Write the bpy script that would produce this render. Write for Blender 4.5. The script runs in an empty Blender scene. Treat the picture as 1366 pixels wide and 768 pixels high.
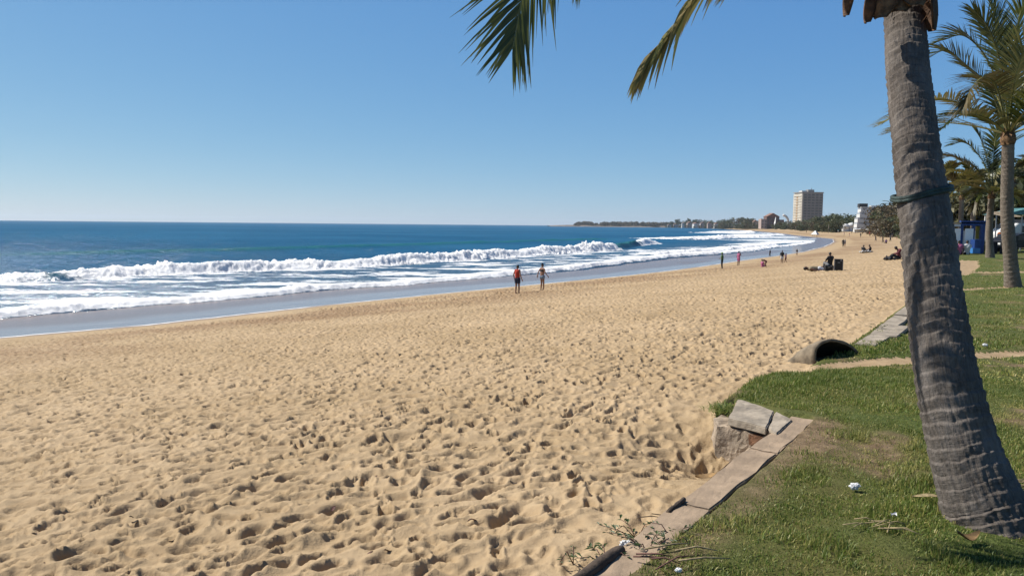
import bpy, bmesh, math, random
import numpy as np
from mathutils import Vector, Matrix, Euler
R = math.radians
rng = np.random.default_rng(7); random.seed(7)
scene = bpy.context.scene
col = scene.collection
F = 1030.0; CX, CY = 683.0, 384.0
PITCH, ROLL = R(4.67), R(0.53)
CAMZ = 1.6
SEA = -2.6
SUN_AZ, SUN_EL = R(-68), R(47)

# ------------------------------------------------------------------ camera
Mrot = Matrix.Rotation(math.pi/2-PITCH, 4, 'X') @ Matrix.Rotation(ROLL, 4, 'Z')
cam = bpy.data.objects.new('camera', bpy.data.cameras.new('camera'))
col.objects.link(cam)
cam.matrix_world = Matrix.Translation((0, 0, CAMZ)) @ Mrot
cam.data.sensor_width = 36; cam.data.lens = 36*F/1366
cam.data.clip_start = .05; cam.data.clip_end = 40000
scene.camera = cam
def ray(px, py): return (Mrot.to_3x3() @ Vector(((px-CX)/F, (CY-py)/F, -1)))
def gp(px, py, z=0.0):
    d = ray(px, py); t = (z-CAMZ)/d.z
    return Vector((d.x*t, d.y*t, z))
def dp(px, py, depth):
    d = ray(px, py); t = depth/d.y
    return Vector((d.x*t, depth, CAMZ+d.z*t))

# ------------------------------------------------------------------ noise
def _h(ix, iy, seed):
    a = (ix.astype(np.int64)*374761393 + iy.astype(np.int64)*668265263 + seed*974711) & 0xffffffff
    a = ((a ^ (a >> 13))*1274126177) & 0xffffffff
    a = ((a ^ (a >> 16))*2246822519) & 0xffffffff
    return ((a ^ (a >> 15)) & 0xffffff).astype(np.float32)/np.float32(0xffffff)
def noise(x, y, seed=0):
    ix = np.floor(x); iy = np.floor(y); fx = (x-ix).astype(np.float32); fy = (y-iy).astype(np.float32)
    u = fx*fx*fx*(fx*(fx*6-15)+10); v = fy*fy*fy*(fy*(fy*6-15)+10)
    def g(a, b):
        an = _h(ix+a, iy+b, seed)*6.2831853
        return np.cos(an)*(fx-a)+np.sin(an)*(fy-b)
    return ((g(0,0)*(1-u)+g(1,0)*u)*(1-v)+(g(0,1)*(1-u)+g(1,1)*u)*v)*1.5
def fbm(x, y, o=4, seed=0, gain=.5):
    s = 0; a = 1; f = 1
    for i in range(o):
        s = s+a*noise(x*f, y*f, seed+i*17); a *= gain; f *= 2.03
    return s
def sstep(a, b, x):
    t = np.clip((x-a)/(b-a), 0, 1); return t*t*(3-2*t)
def pits(x, y, cell, seed, prob, a, b, depth, rim=.25, th0=None, sharp=.45):
    ix = np.floor(x/cell); iy = np.floor(y/cell); out = np.zeros_like(x)
    for dx in (-1, 0, 1):
        for dy in (-1, 0, 1):
            cx = ix+dx; cy = iy+dy
            r = [_h(cx, cy, seed+k) for k in range(6)]
            qx = x-(cx+.1+.8*r[0])*cell; qy = y-(cy+.1+.8*r[1])*cell
            th = r[2]*6.283 if th0 is None else th0+(r[2]-.5)*1.6
            sc = .65+.6*r[3]; c = np.cos(th); s = np.sin(th)
            e = np.sqrt(((qx*c+qy*s)/(a*sc))**2+((-qx*s+qy*c)/(b*sc))**2)
            on = (r[4] < prob)*(.5+.7*r[5])*depth
            out += on*(-sstep(1.0, sharp, e)+rim*np.exp(-((e-1.2)/.22)**2))
    return out

# ------------------------------------------------------------------ plan of the coast
def ext(P, a, b):
    P = [Vector(p) for p in P]
    return [P[0]+(P[0]-P[1]).normalized()*a]+P+([P[-1]+(P[-1]-P[-2]).normalized()*b] if b else [])
shore_px = [(0,451),(200,433.8),(440,407),(575,393),(736,377.6),(844,367),(900,360.5),(940,355),(991,347.5),(1032,342),(1071,336.2),(1096,330),(1113,323.5)]
SHORE = ext([gp(a, b, -2.5).to_2d() for a, b in shore_px]+[Vector(p) for p in ((118,285),(146,398),(193,563),(276,898),(432,1624),(520,2300),(470,2640),(301,2660),(215,2700))], 300, 0)
SHORE += [Vector((225,2740)), Vector((600,3200)), Vector((800,9000))]
BACK = ext([Vector(p) for p in ((-.3,2.5),(2.3,6.4),(4.0,9.5),(7.9,15.6),(19,33),(29,51),(62,95),(105,150),(168,235),(205,330),(245,480),(325,800),(420,1200),(520,1700),(600,2300),(640,2700))], 300, 3000)
def poly_dist(x, y, P):
    best = np.full(x.shape, 1e18); sgn = np.ones(x.shape); tt = np.zeros(x.shape); L = 0
    for p, q in zip(P[:-1], P[1:]):
        ex, ey = q.x-p.x, q.y-p.y; l2 = ex*ex+ey*ey
        t = np.clip(((x-p.x)*ex+(y-p.y)*ey)/l2, 0, 1)
        dx = x-p.x-t*ex; dy = y-p.y-t*ey; d = dx*dx+dy*dy
        m = d < best
        best = np.where(m, d, best); cr = ex*dy-ey*dx
        sgn = np.where(m, np.where(cr < 0, 1., -1.), sgn)      # + = right of the line (landward)
        tt = np.where(m, L+t*math.sqrt(l2), tt); L += math.sqrt(l2)
    return np.sqrt(best)*sgn, tt
def in_poly(x, y, P):
    c = np.zeros(x.shape, bool); n = len(P)
    for i in range(n):
        a = P[i]; b = P[(i+1) % n]
        if a.y == b.y: continue
        m = ((a.y > y) != (b.y > y)) & (x < (b.x-a.x)*(y-a.y)/(b.y-a.y)+a.x)
        c ^= m
    return c
def poly_sd(x, y, P):
    d, _ = poly_dist(x, y, list(P)+[P[0]])
    return np.where(in_poly(x, y, P), np.abs(d), -np.abs(d))

kerb_px = [(783,768),(914,675),(986,620),(1056,559)]
KERB = [gp(a, b).to_2d() for a, b in kerb_px]
kdir = (KERB[-1]-KERB[0]).normalized()
lawn_px = [(1056,559),(1030,546),(979,530),(966,536),(957,545),(962,533),(983,521),(1005,508),(1030,500),(1060,494),(1082,490),(1083,484),(1098,478),(1120,470),(1138,458),(1175,430),(1210,405),(1240,381)]
LAWN = [KERB[0]-kdir*4]+KERB+[gp(a, b).to_2d() for a, b in lawn_px[1:]]+[Vector(p) for p in ((14.2,25.3),(19,33),(29,51),(62,95),(105,150),(260,150),(260,-20),(2,-20))]
pathA_px = [(1055,494),(1081,490),(1144,486),(1206,482),(1293,475),(1366,470),(1500,462)]
PATHA = [gp(a, b).to_2d() for a, b in pathA_px]
pathB_px = [(1245,372),(1285,367),(1330,366),(1400,366),(1500,366)]
PATHB = [gp(a, b).to_2d() for a, b in pathB_px]
pathC_px = [(1284,348),(1280,356),(1262,366)]
PATHC = [gp(a, b).to_2d() for a, b in pathC_px]
WALLC = gp(990, 618, -.2).to_2d()

def terrain(x, y, detail=False):
    x = np.asarray(x, float); y = np.asarray(y, float)
    S, ts = poly_dist(x, y, SHORE); B, _ = poly_dist(x, y, BACK)
    r = np.hypot(x, y)
    ztop = 1.5*sstep(70, 330, r)
    fr = np.clip(S/np.maximum(S-B, 1e-3), 0, 1); fr = np.where(B > 0, 1., fr)
    prof = np.where(fr < .12, fr*1.25, .15+(fr-.12)*(.85/.88))
    z = np.where(S > 0, -2.5+(2.5+ztop-.06)*prof, -2.5+np.maximum(S, -200)*np.where(S > -8, .018, .03))
    z = z+np.where(B > 0, np.minimum(B, 400)*.012*sstep(100, 300, r), 0)
    z = z-.34*np.exp(-(((x-WALLC.x)/.60)**2+((y-WALLC.y)/.58)**2))
    sd = poly_sd(x, y, LAWN)
    zl = .02+.03*fbm(x*.35, y*.35, 3, 3)+.07*sstep(.1, .9, sd)*np.exp(-((x-gp(1050,515).x)**2+(y-gp(1050,515).y)**2)/1.6)
    kd = np.abs(poly_dist(x, y, [KERB[0]-kdir*4]+KERB)[0]); kf = sstep(.75, .36, kd)*(y < KERB[-1].y+.3); zl = zl*(1-kf)+(.030-.045*sstep(.185, .155, kd))*kf
    m = sstep(-.10, .06, sd)
    if not detail:
        return z*(1-m)+zl*m
    return z, zl, m, sd, S, B, ts
def tz(x, y): return float(terrain(np.array([x]), np.array([y]))[0])
def foot(px, py):
    d = ray(px, py); q = np.exp(np.linspace(math.log(2.5), math.log(1200), 3500))/d.y
    g = terrain(d.x*q, d.y*q); k = int(np.argmax(CAMZ+d.z*q <= g)); t = q[k]
    return Vector((d.x*t, d.y*t, tz(d.x*t, d.y*t)))

# ------------------------------------------------------------------ object helpers
def tag(o, label=None, cat=None, group=None, kind=None):
    if label: o['label'] = label
    if cat: o['category'] = cat
    if group: o['group'] = group
    if kind: o['kind'] = kind
    return o
def empty(name, loc=(0,0,0), label=None, cat=None, group=None, rz=0, sc=1):
    o = bpy.data.objects.new(name, None); col.objects.link(o); o.empty_display_size = .1
    o.location = loc; o.rotation_euler = (0, 0, rz); o.scale = (sc,)*3
    return tag(o, label, cat, group)
def meshobj(name, verts, faces, mat, parent=None, smooth=False, attrs=None, uv=None):
    me = bpy.data.meshes.new(name)
    verts = np.asarray(verts, np.float32)
    if isinstance(faces, np.ndarray):
        n, k = faces.shape
        me.vertices.add(len(verts)); me.vertices.foreach_set('co', verts.ravel())
        me.loops.add(n*k); me.loops.foreach_set('vertex_index', faces.astype(np.int32).ravel())
        me.polygons.add(n); me.polygons.foreach_set('loop_start', np.arange(0, n*k, k, dtype=np.int32))
        me.update(calc_edges=True)
    else:
        me.from_pydata(verts.tolist(), [], faces)
    if attrs:
        for k, v in attrs.items():
            a = me.attributes.new(k, 'FLOAT', 'POINT'); a.data.foreach_set('value', np.asarray(v, np.float32).ravel())
    if uv is not None:
        l = me.uv_layers.new(name='UVMap'); li = np.zeros(len(me.loops), np.int32); me.loops.foreach_get('vertex_index', li)
        l.data.foreach_set('uv', np.asarray(uv, np.float32)[li].ravel())
    mats = mat if isinstance(mat, (list, tuple)) else [mat]
    for m in mats: me.materials.append(m)
    if smooth: me.polygons.foreach_set('use_smooth', np.ones(len(me.polygons), bool))
    me.validate(); me.update()
    o = bpy.data.objects.new(name, me); col.objects.link(o)
    if parent: o.parent = parent
    return o
def bmobj(name, bm, mat, parent=None, smooth=False, bevel=0):
    if bevel: bmesh.ops.bevel(bm, geom=bm.edges[:], offset=bevel, segments=2, affect='EDGES')
    bmesh.ops.recalc_face_normals(bm, faces=bm.faces[:])
    me = bpy.data.meshes.new(name); bm.to_mesh(me); bm.free()
    for m in (mat if isinstance(mat, (list, tuple)) else [mat]): me.materials.append(m)
    if smooth:
        for p in me.polygons: p.use_smooth = True
    o = bpy.data.objects.new(name, me); col.objects.link(o)
    if parent: o.parent = parent
    return o
def box(bm, c, s, rz=0, M=None):
    m = Matrix.Translation(c) @ Matrix.Rotation(rz, 4, 'Z') @ Matrix.Diagonal((s[0], s[1], s[2], 1))
    if M: m = M @ m
    bmesh.ops.create_cube(bm, size=1, matrix=m); return bm
def boxobj(name, c, s, mat, parent=None, rz=0, bevel=0):
    return bmobj(name, box(bmesh.new(), c, s, rz), mat, parent, bevel=bevel)
def tube(pts, rad, n=8, cap=True):
    pts = [Vector(p) for p in pts]; V = []; Fc = []
    up = Vector((0, 0, 1))
    for i, p in enumerate(pts):
        t = (pts[min(i+1, len(pts)-1)]-pts[max(i-1, 0)]).normalized()
        a = t.cross(up)
        if a.length < .05: a = t.cross(Vector((1, 0, 0)))
        a.normalize(); b = t.cross(a)
        r = rad[i] if hasattr(rad, '__len__') else rad
        for k in range(n):
            w = 6.28318*k/n; V.append(p+(a*math.cos(w)+b*math.sin(w))*r)
    for i in range(len(pts)-1):
        for k in range(n):
            Fc.append((i*n+k, i*n+(k+1) % n, (i+1)*n+(k+1) % n, (i+1)*n+k))
    if cap:
        Fc.append(tuple(range(n))[::-1]); Fc.append(tuple(range((len(pts)-1)*n, len(pts)*n)))
    return V, Fc
def tubeobj(name, pts, rad, mat, parent=None, n=8):
    V, Fc = tube(pts, rad, n); return meshobj(name, [tuple(v) for v in V], Fc, mat, parent, True)
def prism(name, pts2, z0, z1, mat, parent=None, bevel=0):
    n = len(pts2); bm = bmesh.new()
    lo = [bm.verts.new((p[0], p[1], z0)) for p in pts2]; hi = [bm.verts.new((p[0], p[1], z1)) for p in pts2]
    bm.faces.new(lo); bm.faces.new(hi)
    for i in range(n): bm.faces.new((lo[i], lo[(i+1) % n], hi[(i+1) % n], hi[i]))
    return bmobj(name, bm, mat, parent, bevel=bevel)
def children(o): return [c for c in bpy.data.objects if c.parent == o]
def copy_tree(o, parent=None, kids=None):
    c = o.copy(); col.objects.link(c)
    if parent: c.parent = parent
    for ch in children(o): copy_tree(ch, c)
    return c
def catmull(P, n):
    P = [Vector(p) for p in P]; P = [P[0]*2-P[1]]+P+[P[-1]*2-P[-2]]; out = []
    m = len(P)-3
    for i in range(n):
        t = i/(n-1)*m; k = min(int(t), m-1); t -= k
        a, b, c, d = P[k:k+4]
        out.append(.5*((2*b)+(c-a)*t+(2*a-5*b+4*c-d)*t*t+(3*b-a-3*c+d)*t**3))
    return out

# ------------------------------------------------------------------ material helpers
class NT:
    def __init__(s, name):
        s.m = bpy.data.materials.new(name); s.m.use_nodes = True
        s.t = s.m.node_tree; s.t.nodes.clear()
        s.out = s.t.nodes.new('ShaderNodeOutputMaterial')
    def n(s, typ, **kw):
        nd = s.t.nodes.new('ShaderNode'+typ)
        for k, v in kw.items(): setattr(nd, k, v)
        return nd
    def set(s, nd, key, v):
        i = nd.inputs[key]
        if isinstance(v, bpy.types.NodeSocket): s.t.links.new(v, i)
        else:
            if i.type == 'RGBA' and len(v) == 3: v = (*v, 1)
            i.default_value = v
    def attr(s, name): return s.n('Attribute', attribute_name=name).outputs['Fac']
    def noise(s, scale, detail=4, rough=.55, vec=None, dist=0):
        nd = s.n('TexNoise'); s.set(nd, 'Scale', scale); s.set(nd, 'Detail', detail); s.set(nd, 'Roughness', rough); s.set(nd, 'Distortion', dist)
        if vec is None: vec = s.n('TexCoord').outputs['Object']
        s.set(nd, 'Vector', vec); return nd.outputs['Fac']
    def vor(s, scale, vec=None, feature='F1'):
        nd = s.n('TexVoronoi', feature=feature); s.set(nd, 'Scale', scale)
        s.set(nd, 'Vector', vec if vec is not None else s.n('TexCoord').outputs['Object']); return nd.outputs['Distance']
    def mapr(s, v, a, b, c=0., d=1., smooth=True):
        nd = s.n('MapRange', interpolation_type='SMOOTHSTEP' if smooth else 'LINEAR')
        for k, w in zip(range(5), (v, a, b, c, d)): s.set(nd, k, w)
        return nd.outputs[0]
    def math(s, op, a, b=0., clamp=False):
        nd = s.n('Math', operation=op, use_clamp=clamp); s.set(nd, 0, a); s.set(nd, 1, b); return nd.outputs[0]
    def mix(s, f, a, b, blend='MIX'):
        nd = s.n('Mix', data_type='RGBA', blend_type=blend); s.set(nd, 0, f); s.set(nd, 6, a); s.set(nd, 7, b); return nd.outputs[2]
    def scalev(s, vec, sc):
        nd = s.n('Mapping'); s.set(nd, 'Vector', vec); nd.inputs['Scale'].default_value = sc; return nd.outputs[0]
    def bump(s, h, strength=.5, dist=.02, nrm=None):
        nd = s.n('Bump'); s.set(nd, 'Height', h); s.set(nd, 'Strength', strength); s.set(nd, 'Distance', dist)
        if nrm is not None: s.set(nd, 'Normal', nrm)
        return nd.outputs[0]
    def bsdf(s, **kw):
        nd = s.n('BsdfPrincipled')
        for k, v in kw.items(): s.set(nd, k.replace('_', ' '), v)
        return nd
    def done(s, sh): s.t.links.new(sh if isinstance(sh, bpy.types.NodeSocket) else sh.outputs[0], s.out.inputs['Surface']); return s.m
def simple(name, c, rough=.7, var=.25, scale=3., bump=.0, spec=.4, metal=0.):
    c = tuple(x*.76 for x in c); n = NT(name); f = n.noise(scale, 5, .6)
    c2 = tuple(x*(1-var) for x in c); c1 = tuple(min(1, x*(1+var*.6)) for x in c)
    kw = dict(Base_Color=n.mix(n.mapr(f, .35, .68), c2, c1), Roughness=rough, Specular_IOR_Level=spec, Metallic=metal)
    if bump: kw['Normal'] = n.bump(n.noise(scale*4, 6, .65), bump, .02)
    return n.done(n.bsdf(**kw))
def leafmat(name, c, c2, rough=.45, trans=.3):
    c, c2 = [tuple(x*.86 for x in q) for q in (c, c2)]; n = NT(name); v = n.attr('tint')
    cc = n.mix(v, c, c2); big = n.noise(1.3, 3)
    cc = n.mix(n.mapr(big, .3, .7, 0, .5), cc, tuple(x*.55 for x in c))
    p = n.bsdf(Base_Color=cc, Roughness=rough, Specular_IOR_Level=.35)
    tr = n.n('BsdfTranslucent'); n.set(tr, 'Color', cc)
    ms = n.n('MixShader'); n.set(ms, 0, trans); n.t.links.new(p.outputs[0], ms.inputs[1]); n.t.links.new(tr.outputs[0], ms.inputs[2])
    return n.done(ms)

# ------------------------------------------------------------------ world, sun
w = bpy.data.worlds.new('World'); scene.world = w; w.use_nodes = True
sk = w.node_tree.nodes.new('ShaderNodeTexSky'); sk.sky_type = 'NISHITA'; sk.sun_disc = False
sk.sun_elevation = SUN_EL; sk.sun_rotation = SUN_AZ; sk.air_density = .6; sk.dust_density = .2; sk.ozone_density = 10; sk.altitude = 0
bg = w.node_tree.nodes['Background']; bg.inputs[1].default_value = .067
_nt = w.node_tree
def _wn(t, **k):
    q = _nt.nodes.new('ShaderNode'+t)
    for a, b in k.items(): setattr(q, a, b)
    return q
_sp = _wn('SeparateColor'); _cb = _wn('CombineColor'); _nt.links.new(sk.outputs[0], _sp.inputs[0])      # camera-like response of the sky colour
for _i, (_g, _k) in enumerate(((.86, 1.17), (.58, .90), (.25, .80))):
    _a = _wn('Math', operation='MULTIPLY'); _a.inputs[1].default_value = .095; _b = _wn('Math', operation='POWER'); _b.inputs[1].default_value = _g
    _c = _wn('Math', operation='MULTIPLY'); _c.inputs[1].default_value = _k/.095
    _nt.links.new(_sp.outputs[_i], _a.inputs[0]); _nt.links.new(_a.outputs[0], _b.inputs[0]); _nt.links.new(_b.outputs[0], _c.inputs[0]); _nt.links.new(_c.outputs[0], _cb.inputs[_i])
_tc = _wn('TexCoord'); _sx = _wn('SeparateXYZ'); _nt.links.new(_tc.outputs['Generated'], _sx.inputs[0])
_mr = _wn('MapRange'); _nt.links.new(_sx.outputs[2], _mr.inputs[0])
for _i, _v in enumerate((.33, .95, 1., .36)): _mr.inputs[_i+1].default_value = _v
_mx = _wn('Mix', data_type='RGBA', blend_type='MULTIPLY'); _mx.inputs[0].default_value = 1
_nt.links.new(_cb.outputs[0], _mx.inputs[6]); _nt.links.new(_mr.outputs[0], _mx.inputs[7]); _nt.links.new(_mx.outputs[2], bg.inputs[0])
sun = bpy.data.objects.new('sun', bpy.data.lights.new('sun', 'SUN')); col.objects.link(sun)
sdir = Vector((math.sin(SUN_AZ)*math.cos(SUN_EL), math.cos(SUN_AZ)*math.cos(SUN_EL), math.sin(SUN_EL)))
sun.rotation_euler = sdir.to_track_quat('Z', 'Y').to_euler()
sun.data.energy = 5.0; sun.data.angle = R(.53); sun.data.color = (1, .95, .87)
scene.view_settings.view_transform = 'Standard'; scene.view_settings.look = 'None'
scene.view_settings.exposure = .5; scene.view_settings.gamma = 1
scene.render.engine = 'CYCLES'; scene.cycles.use_denoising = True
scene.cycles.max_bounces = 6; scene.cycles.caustics_reflective = False; scene.cycles.caustics_refractive = False

# ------------------------------------------------------------------ ground: one polar sheet, split into beach, lawn and paths
def polar(r_lims, phis):
    rs = [r_lims[0][0]]
    for r1, ratio, in r_lims[1]:
        while rs[-1] < r1: rs.append(rs[-1]*(1+ratio))
    rs = np.array(rs); ph = np.array(phis)
    Rr, P = np.meshgrid(rs, ph, indexing='ij')
    return (Rr*np.sin(P)).ravel(), (Rr*np.cos(P)).ravel(), len(rs), len(ph)
def grid_faces(nr, nc):
    i = np.arange(nr-1)[:, None]*nc+np.arange(nc-1)[None, :]
    return np.stack([i, i+1, i+nc+1, i+nc], -1).reshape(-1, 4)[:, ::-1]
def submesh(name, V, Fc, mask, mat, attrs, smooth=True):
    f = Fc[mask]; used = np.zeros(len(V), bool); used[f.ravel()] = True
    idx = np.cumsum(used)-1
    o = meshobj(name, V[used], idx[f], mat, None, smooth, {k: a[used] for k, a in attrs.items()})
    return tag(o, kind='structure')
fine = np.radians(np.concatenate([np.arange(-100, -46, 1.2), np.arange(-46, -36, .11), np.arange(-36, 36, .070), np.arange(36, 100, 1.2)]))
X, Y, nr, nc = polar([(1.3,), [(28, .0044), (60, .0055), (160, .009), (700, .02), (3500, .05), (9000, .12)]], fine)
z, zl, m, sd, S, B, ts = terrain(X, Y, True)
r = np.hypot(X, Y)
near = (r < 170) & (m < .98) & (S > -2)
xx, yy = X[near], Y[near]; rel = np.zeros_like(xx)
wx = xx+.035*noise(xx*5, yy*5, 61)+.1*noise(xx*1.1, yy*1.1, 67); wy = yy+.035*noise(xx*5, yy*5, 62)+.1*noise(xx*1.1, yy*1.1, 68)
TH = R(38)
ca, sa = math.cos(TH), math.sin(TH)
u_, v_ = wx*ca+wy*sa, -wx*sa+wy*ca
ridge = fbm(u_*1.5, v_*4.2, 3, 71)
rel += .014*ridge+.022*fbm(xx*.5, yy*.5, 3, 75)
wr = .25*noise(u_*1.3, v_*1.3, 79)
rel += (.044*(.55-np.abs(noise(u_*1.35, v_*5.0+wr*4, 78)))+.020*(.5-np.abs(noise(u_*2.6, v_*8+wr*6, 77))))*(.6+.6*sstep(-.4, .4, noise(xx*.35, yy*.35, 76)))
pv = .92+.2*sstep(-.45, .35, fbm(xx*.3, yy*.3, 2, 73))
rel += pv*pits(wx, wy, .215, 101, .95, .105, .060, .046, .25, TH, .5)
rel += pv*pits(wx+.13, wy+.21, .16, 131, .8, .062, .036, .027, .3, TH, .5)
rel += pits(wx+.4, wy+.1, .46, 161, .55, .075, .052, .090, .2, None, .5)
rel += pits(wx, wy, .11, 171, .3, .036, .024, .012, .2)
rel += .0025*fbm(xx*9, yy*9, 3, 81)
Sn = S[near]+1.2*noise(xx*.25, yy*.25, 91)+.7*noise(xx*.9, yy*.9, 92)
amp = sstep(2.6, 5.0, Sn)*(1-.6*sstep(60, 160, r[near]))*(1+.9*sstep(15, 8, Sn)*sstep(24, 36, r[near])*sstep(75, 50, r[near]))
rel = .88*rel*amp+.006*noise(xx*.6, yy*.6, 95)*(1-amp)
edge = sstep(-.05, -.7, sd[near])
z[near] += rel*(.3+.7*edge)
lawn_rel = .012*fbm(X*2.5, Y*2.5, 3, 43)
pd = np.minimum.reduce([np.abs(poly_dist(X, Y, PATHA)[0])/(.26*(1+.3*noise(X*1.2, Y*1.2, 31))*np.clip(1.35-X/9, .35, 1)),
     np.abs(poly_dist(X, Y, [gp(1225, 389).to_2d(), gp(1279, 387).to_2d(), gp(1343, 383.5).to_2d()])[0])/.20,
     np.abs(poly_dist(X, Y, [gp(1262, 364).to_2d(), gp(1290, 364).to_2d(), gp(1366, 363).to_2d(), gp(1500, 363).to_2d()])[0])/.42,
     np.abs(poly_dist(X, Y, PATHC)[0])/.7])
pd = np.where(sd > -.15, pd, 9.)
pd = pd+.22*noise(X*3.5, Y*3.5, 33)+.12*noise(X*11, Y*11, 34)
pathm = sstep(1.25, .8, pd)
zz = z*(1-m)+(zl+lawn_rel-.03*pathm)*m
V = np.stack([X, Y, zz], -1).astype(np.float32)
Fc = grid_faces(nr, nc)
fm = m[Fc].mean(1); fp = pd[Fc].mean(1); fS = S[Fc].mean(1)
wet = sstep(1.5, -.4, S+.5*noise(X*.12, Y*.12, 55)+.25*noise(X*.7, Y*.7, 56))
film = sstep(.1, -.35, S+.35*noise(X*.05, Y*.05, 57))
brown_and_shade = sstep(4.2, 6.0, S)*sstep(17, 8, S)*sstep(-.2, .5, .35+fbm(X*.12, Y*.12, 3, 58))  # redder sand band, with the shadows in its footprints also painted in
bar = sstep(.0, .6, np.exp(-((X-24)/7)**2-((Y-86)/9)**2)+.25*noise(X*.15, Y*.1, 59))*sstep(-2, -3.5, S)
bar = np.maximum(bar, .8*sstep(-2.2, -4.2, S+.8*noise(X*.06, Y*.06, 53)+.4*noise(X*.3, Y*.3, 52))*(r < 150))
bar = np.maximum(bar, .85*sstep(150, 215, r)*sstep(.3, .7, .5+.4*noise(X*.08, Y*.08, 54)+.3*sstep(-8, -2, S)))
# dirt where the lawn is worn
dry = .5-.16*sstep(8, 16, r)+.75*fbm(X*.42+3, Y*.42, 3, 44)+.28*fbm(X*2.4, Y*2.4, 3, 45)
wornspot = gp(1085, 590); wx1, wy1 = wornspot.x, wornspot.y
worn = np.exp(-(((X-wx1)/.33)**2+((Y-wy1)/.60)**2))+.8*np.exp(-((X-gp(1170,432).x)/1.2)**2-((Y-gp(1170,432).y)/2.)**2)+0.75*sstep(.22,.0,poly_dist(X,Y,[Vector((p.x+.24,p.y-.16)) for p in KERB])[0].__abs__())

def mat_sand():
    n = NT('sand'); wetv, filmv, cv, bv = n.attr('wet'), n.attr('film'), n.attr('brown_and_shade'), n.attr('bar')
    a = n.noise(.35, 5, .6); b = n.noise(5, 6, .65); c = n.noise(60, 4, .7); g = n.noise(420, 2, .6)
    base = n.mix(n.mapr(a, .3, .7), (.340, .245, .140), (.415, .305, .184))
    base = n.mix(n.mapr(b, .35, .75, 0, .35), base, (.225, .145, .070))
    base = n.mix(n.mapr(c, .55, .8, 0, .3), base, (.42, .305, .18))
    base = n.mix(n.mapr(g, .6, .75, 0, .35), base, (.10, .062, .035))
    base = n.mix(n.math('MULTIPLY', cv, n.mapr(b, .3, .6, .25, .75)), base, (.195, .118, .063))
    wetc = n.mix(bv, (.205, .165, .145), (.165, .118, .092))
    colr = n.mix(wetv, base, wetc)
    sl = n.math('ADD', n.attr('shoreline'), n.math('MULTIPLY', n.math('SUBTRACT', n.noise(1.3, 4), .5), .35))
    line = n.mapr(n.math('ABSOLUTE', sl), .05, .16, 1, 0)
    colr = n.mix(n.math('MULTIPLY', line, n.mapr(n.noise(.25, 3), .35, .55, .15, .9)), colr, (.72, .72, .70))
    rough = n.mapr(filmv, 0, 1, .8, .16); rough = n.math('ADD', rough, n.math('MULTIPLY', bv, .12))
    h = n.math('ADD', n.math('MULTIPLY', n.noise(26, 5, .65), 1.0), n.math('MULTIPLY', n.noise(140, 3, .6), .25))
    bs = n.mapr(filmv, 0, 1, .55, .02)
    bp = n.n('Bump'); n.set(bp, 'Height', h); n.set(bp, 'Strength', bs); n.set(bp, 'Distance', .022)
    p = n.bsdf(Base_Color=colr, Roughness=rough, Specular_IOR_Level=n.mapr(filmv, 0, 1, .12, .30), Normal=bp.outputs[0])
    return n.done(p)
def mat_lawn():
    n = NT('lawn_soil'); d = n.attr('dry'); wv = n.attr('worn')
    b = n.noise(7, 6, .65); c = n.noise(45, 5, .7); a = n.noise(.9, 4, .6)
    green = n.mix(n.mapr(c, .35, .65), (.045, .065, .016), (.12, .145, .042))
    green = n.mix(n.mapr(a, .4, .65), green, n.mix(c, (.085, .09, .025), (.15, .135, .05)))
    soil = n.mix(n.mapr(b, .35, .7), (.14, .095, .055), (.27, .195, .115))
    f = n.math('ADD', n.mapr(d, .66, 1.08), n.math('MULTIPLY', wv, n.mapr(b, .3, .6, .5, 1)), True)
    cc = n.mix(f, green, soil)
    return n.done(n.bsdf(Base_Color=cc, Roughness=.9, Specular_IOR_Level=.1, Normal=n.bump(c, .9, .03)))
def mat_path():
    n = NT('trodden_path'); b = n.noise(6, 6, .65); c = n.noise(70, 4, .7)
    cc = n.mix(n.mapr(b, .3, .7), (.27, .19, .11), (.37, .27, .165)); cc = n.mix(n.mapr(c, .55, .75, 0, .5), cc, (.16, .11, .07))
    return n.done(n.bsdf(Base_Color=cc, Roughness=.9, Specular_IOR_Level=.1, Normal=n.bump(c, .5, .012)))
M_sand, M_lawn, M_path = mat_sand(), mat_lawn(), mat_path()
isl = fm > .5; isp = isl & (fp < 1.0)
beach = submesh('beach', V, Fc, (~isl) & (fS > -60), M_sand, dict(wet=wet, film=film, brown_and_shade=brown_and_shade, bar=bar, shoreline=np.clip(S+.35*noise(X*.05, Y*.05, 57)+.1, -3, 3)))
lawn = submesh('lawn', V, Fc, isl & ~isp, M_lawn, dict(dry=dry, worn=worn))
path = submesh('footpath', V, Fc, isp, M_path, {})
del V, Fc, X, Y, z, zl, m, sd, S, B, ts, r, zz, fm, fp, fS

# ------------------------------------------------------------------ sea
def wpl(P): return [gp(a, b, SEA).to_2d() for a, b in P]
M1 = wpl([(-70,378.6),(0,377.6),(77,376),(135,371.5),(188,369),(236,368),(303,363.5),(380,361),(460,357.5),(575,351),(676,344.6),(743,339.3),(810,335.5),(834,334)])
M1b = wpl([(834,333),(850,330),(868,326.2),(885,325.2)])
B1 = wpl([(-70,429),(0,423),(67,416),(135,410.6),(168,408),(236,404),(293,399.5),(370,393),(440,385),(531,380.5),(608,373.5),(676,367.5),(736,362),(793,355),(844,348),(900,341.5),(950,338.5),(1000,334.8),(1030,330),(1060,327.5),(1086,323.2)])
Fa = wpl([(925,320.2),(936,319.6),(980,317.8),(1019,316),(1046,313)])
Fb = wpl([(880,342.5),(915,338.8),(950,336),(1000,331.5),(1040,326.5)])
Fd = wpl([(995,328),(1030,325.5),(1060,323.6),(1090,322)])
Fc_ = [Vector(p) for p in ((150,505),(185,590),(235,760))]
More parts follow.
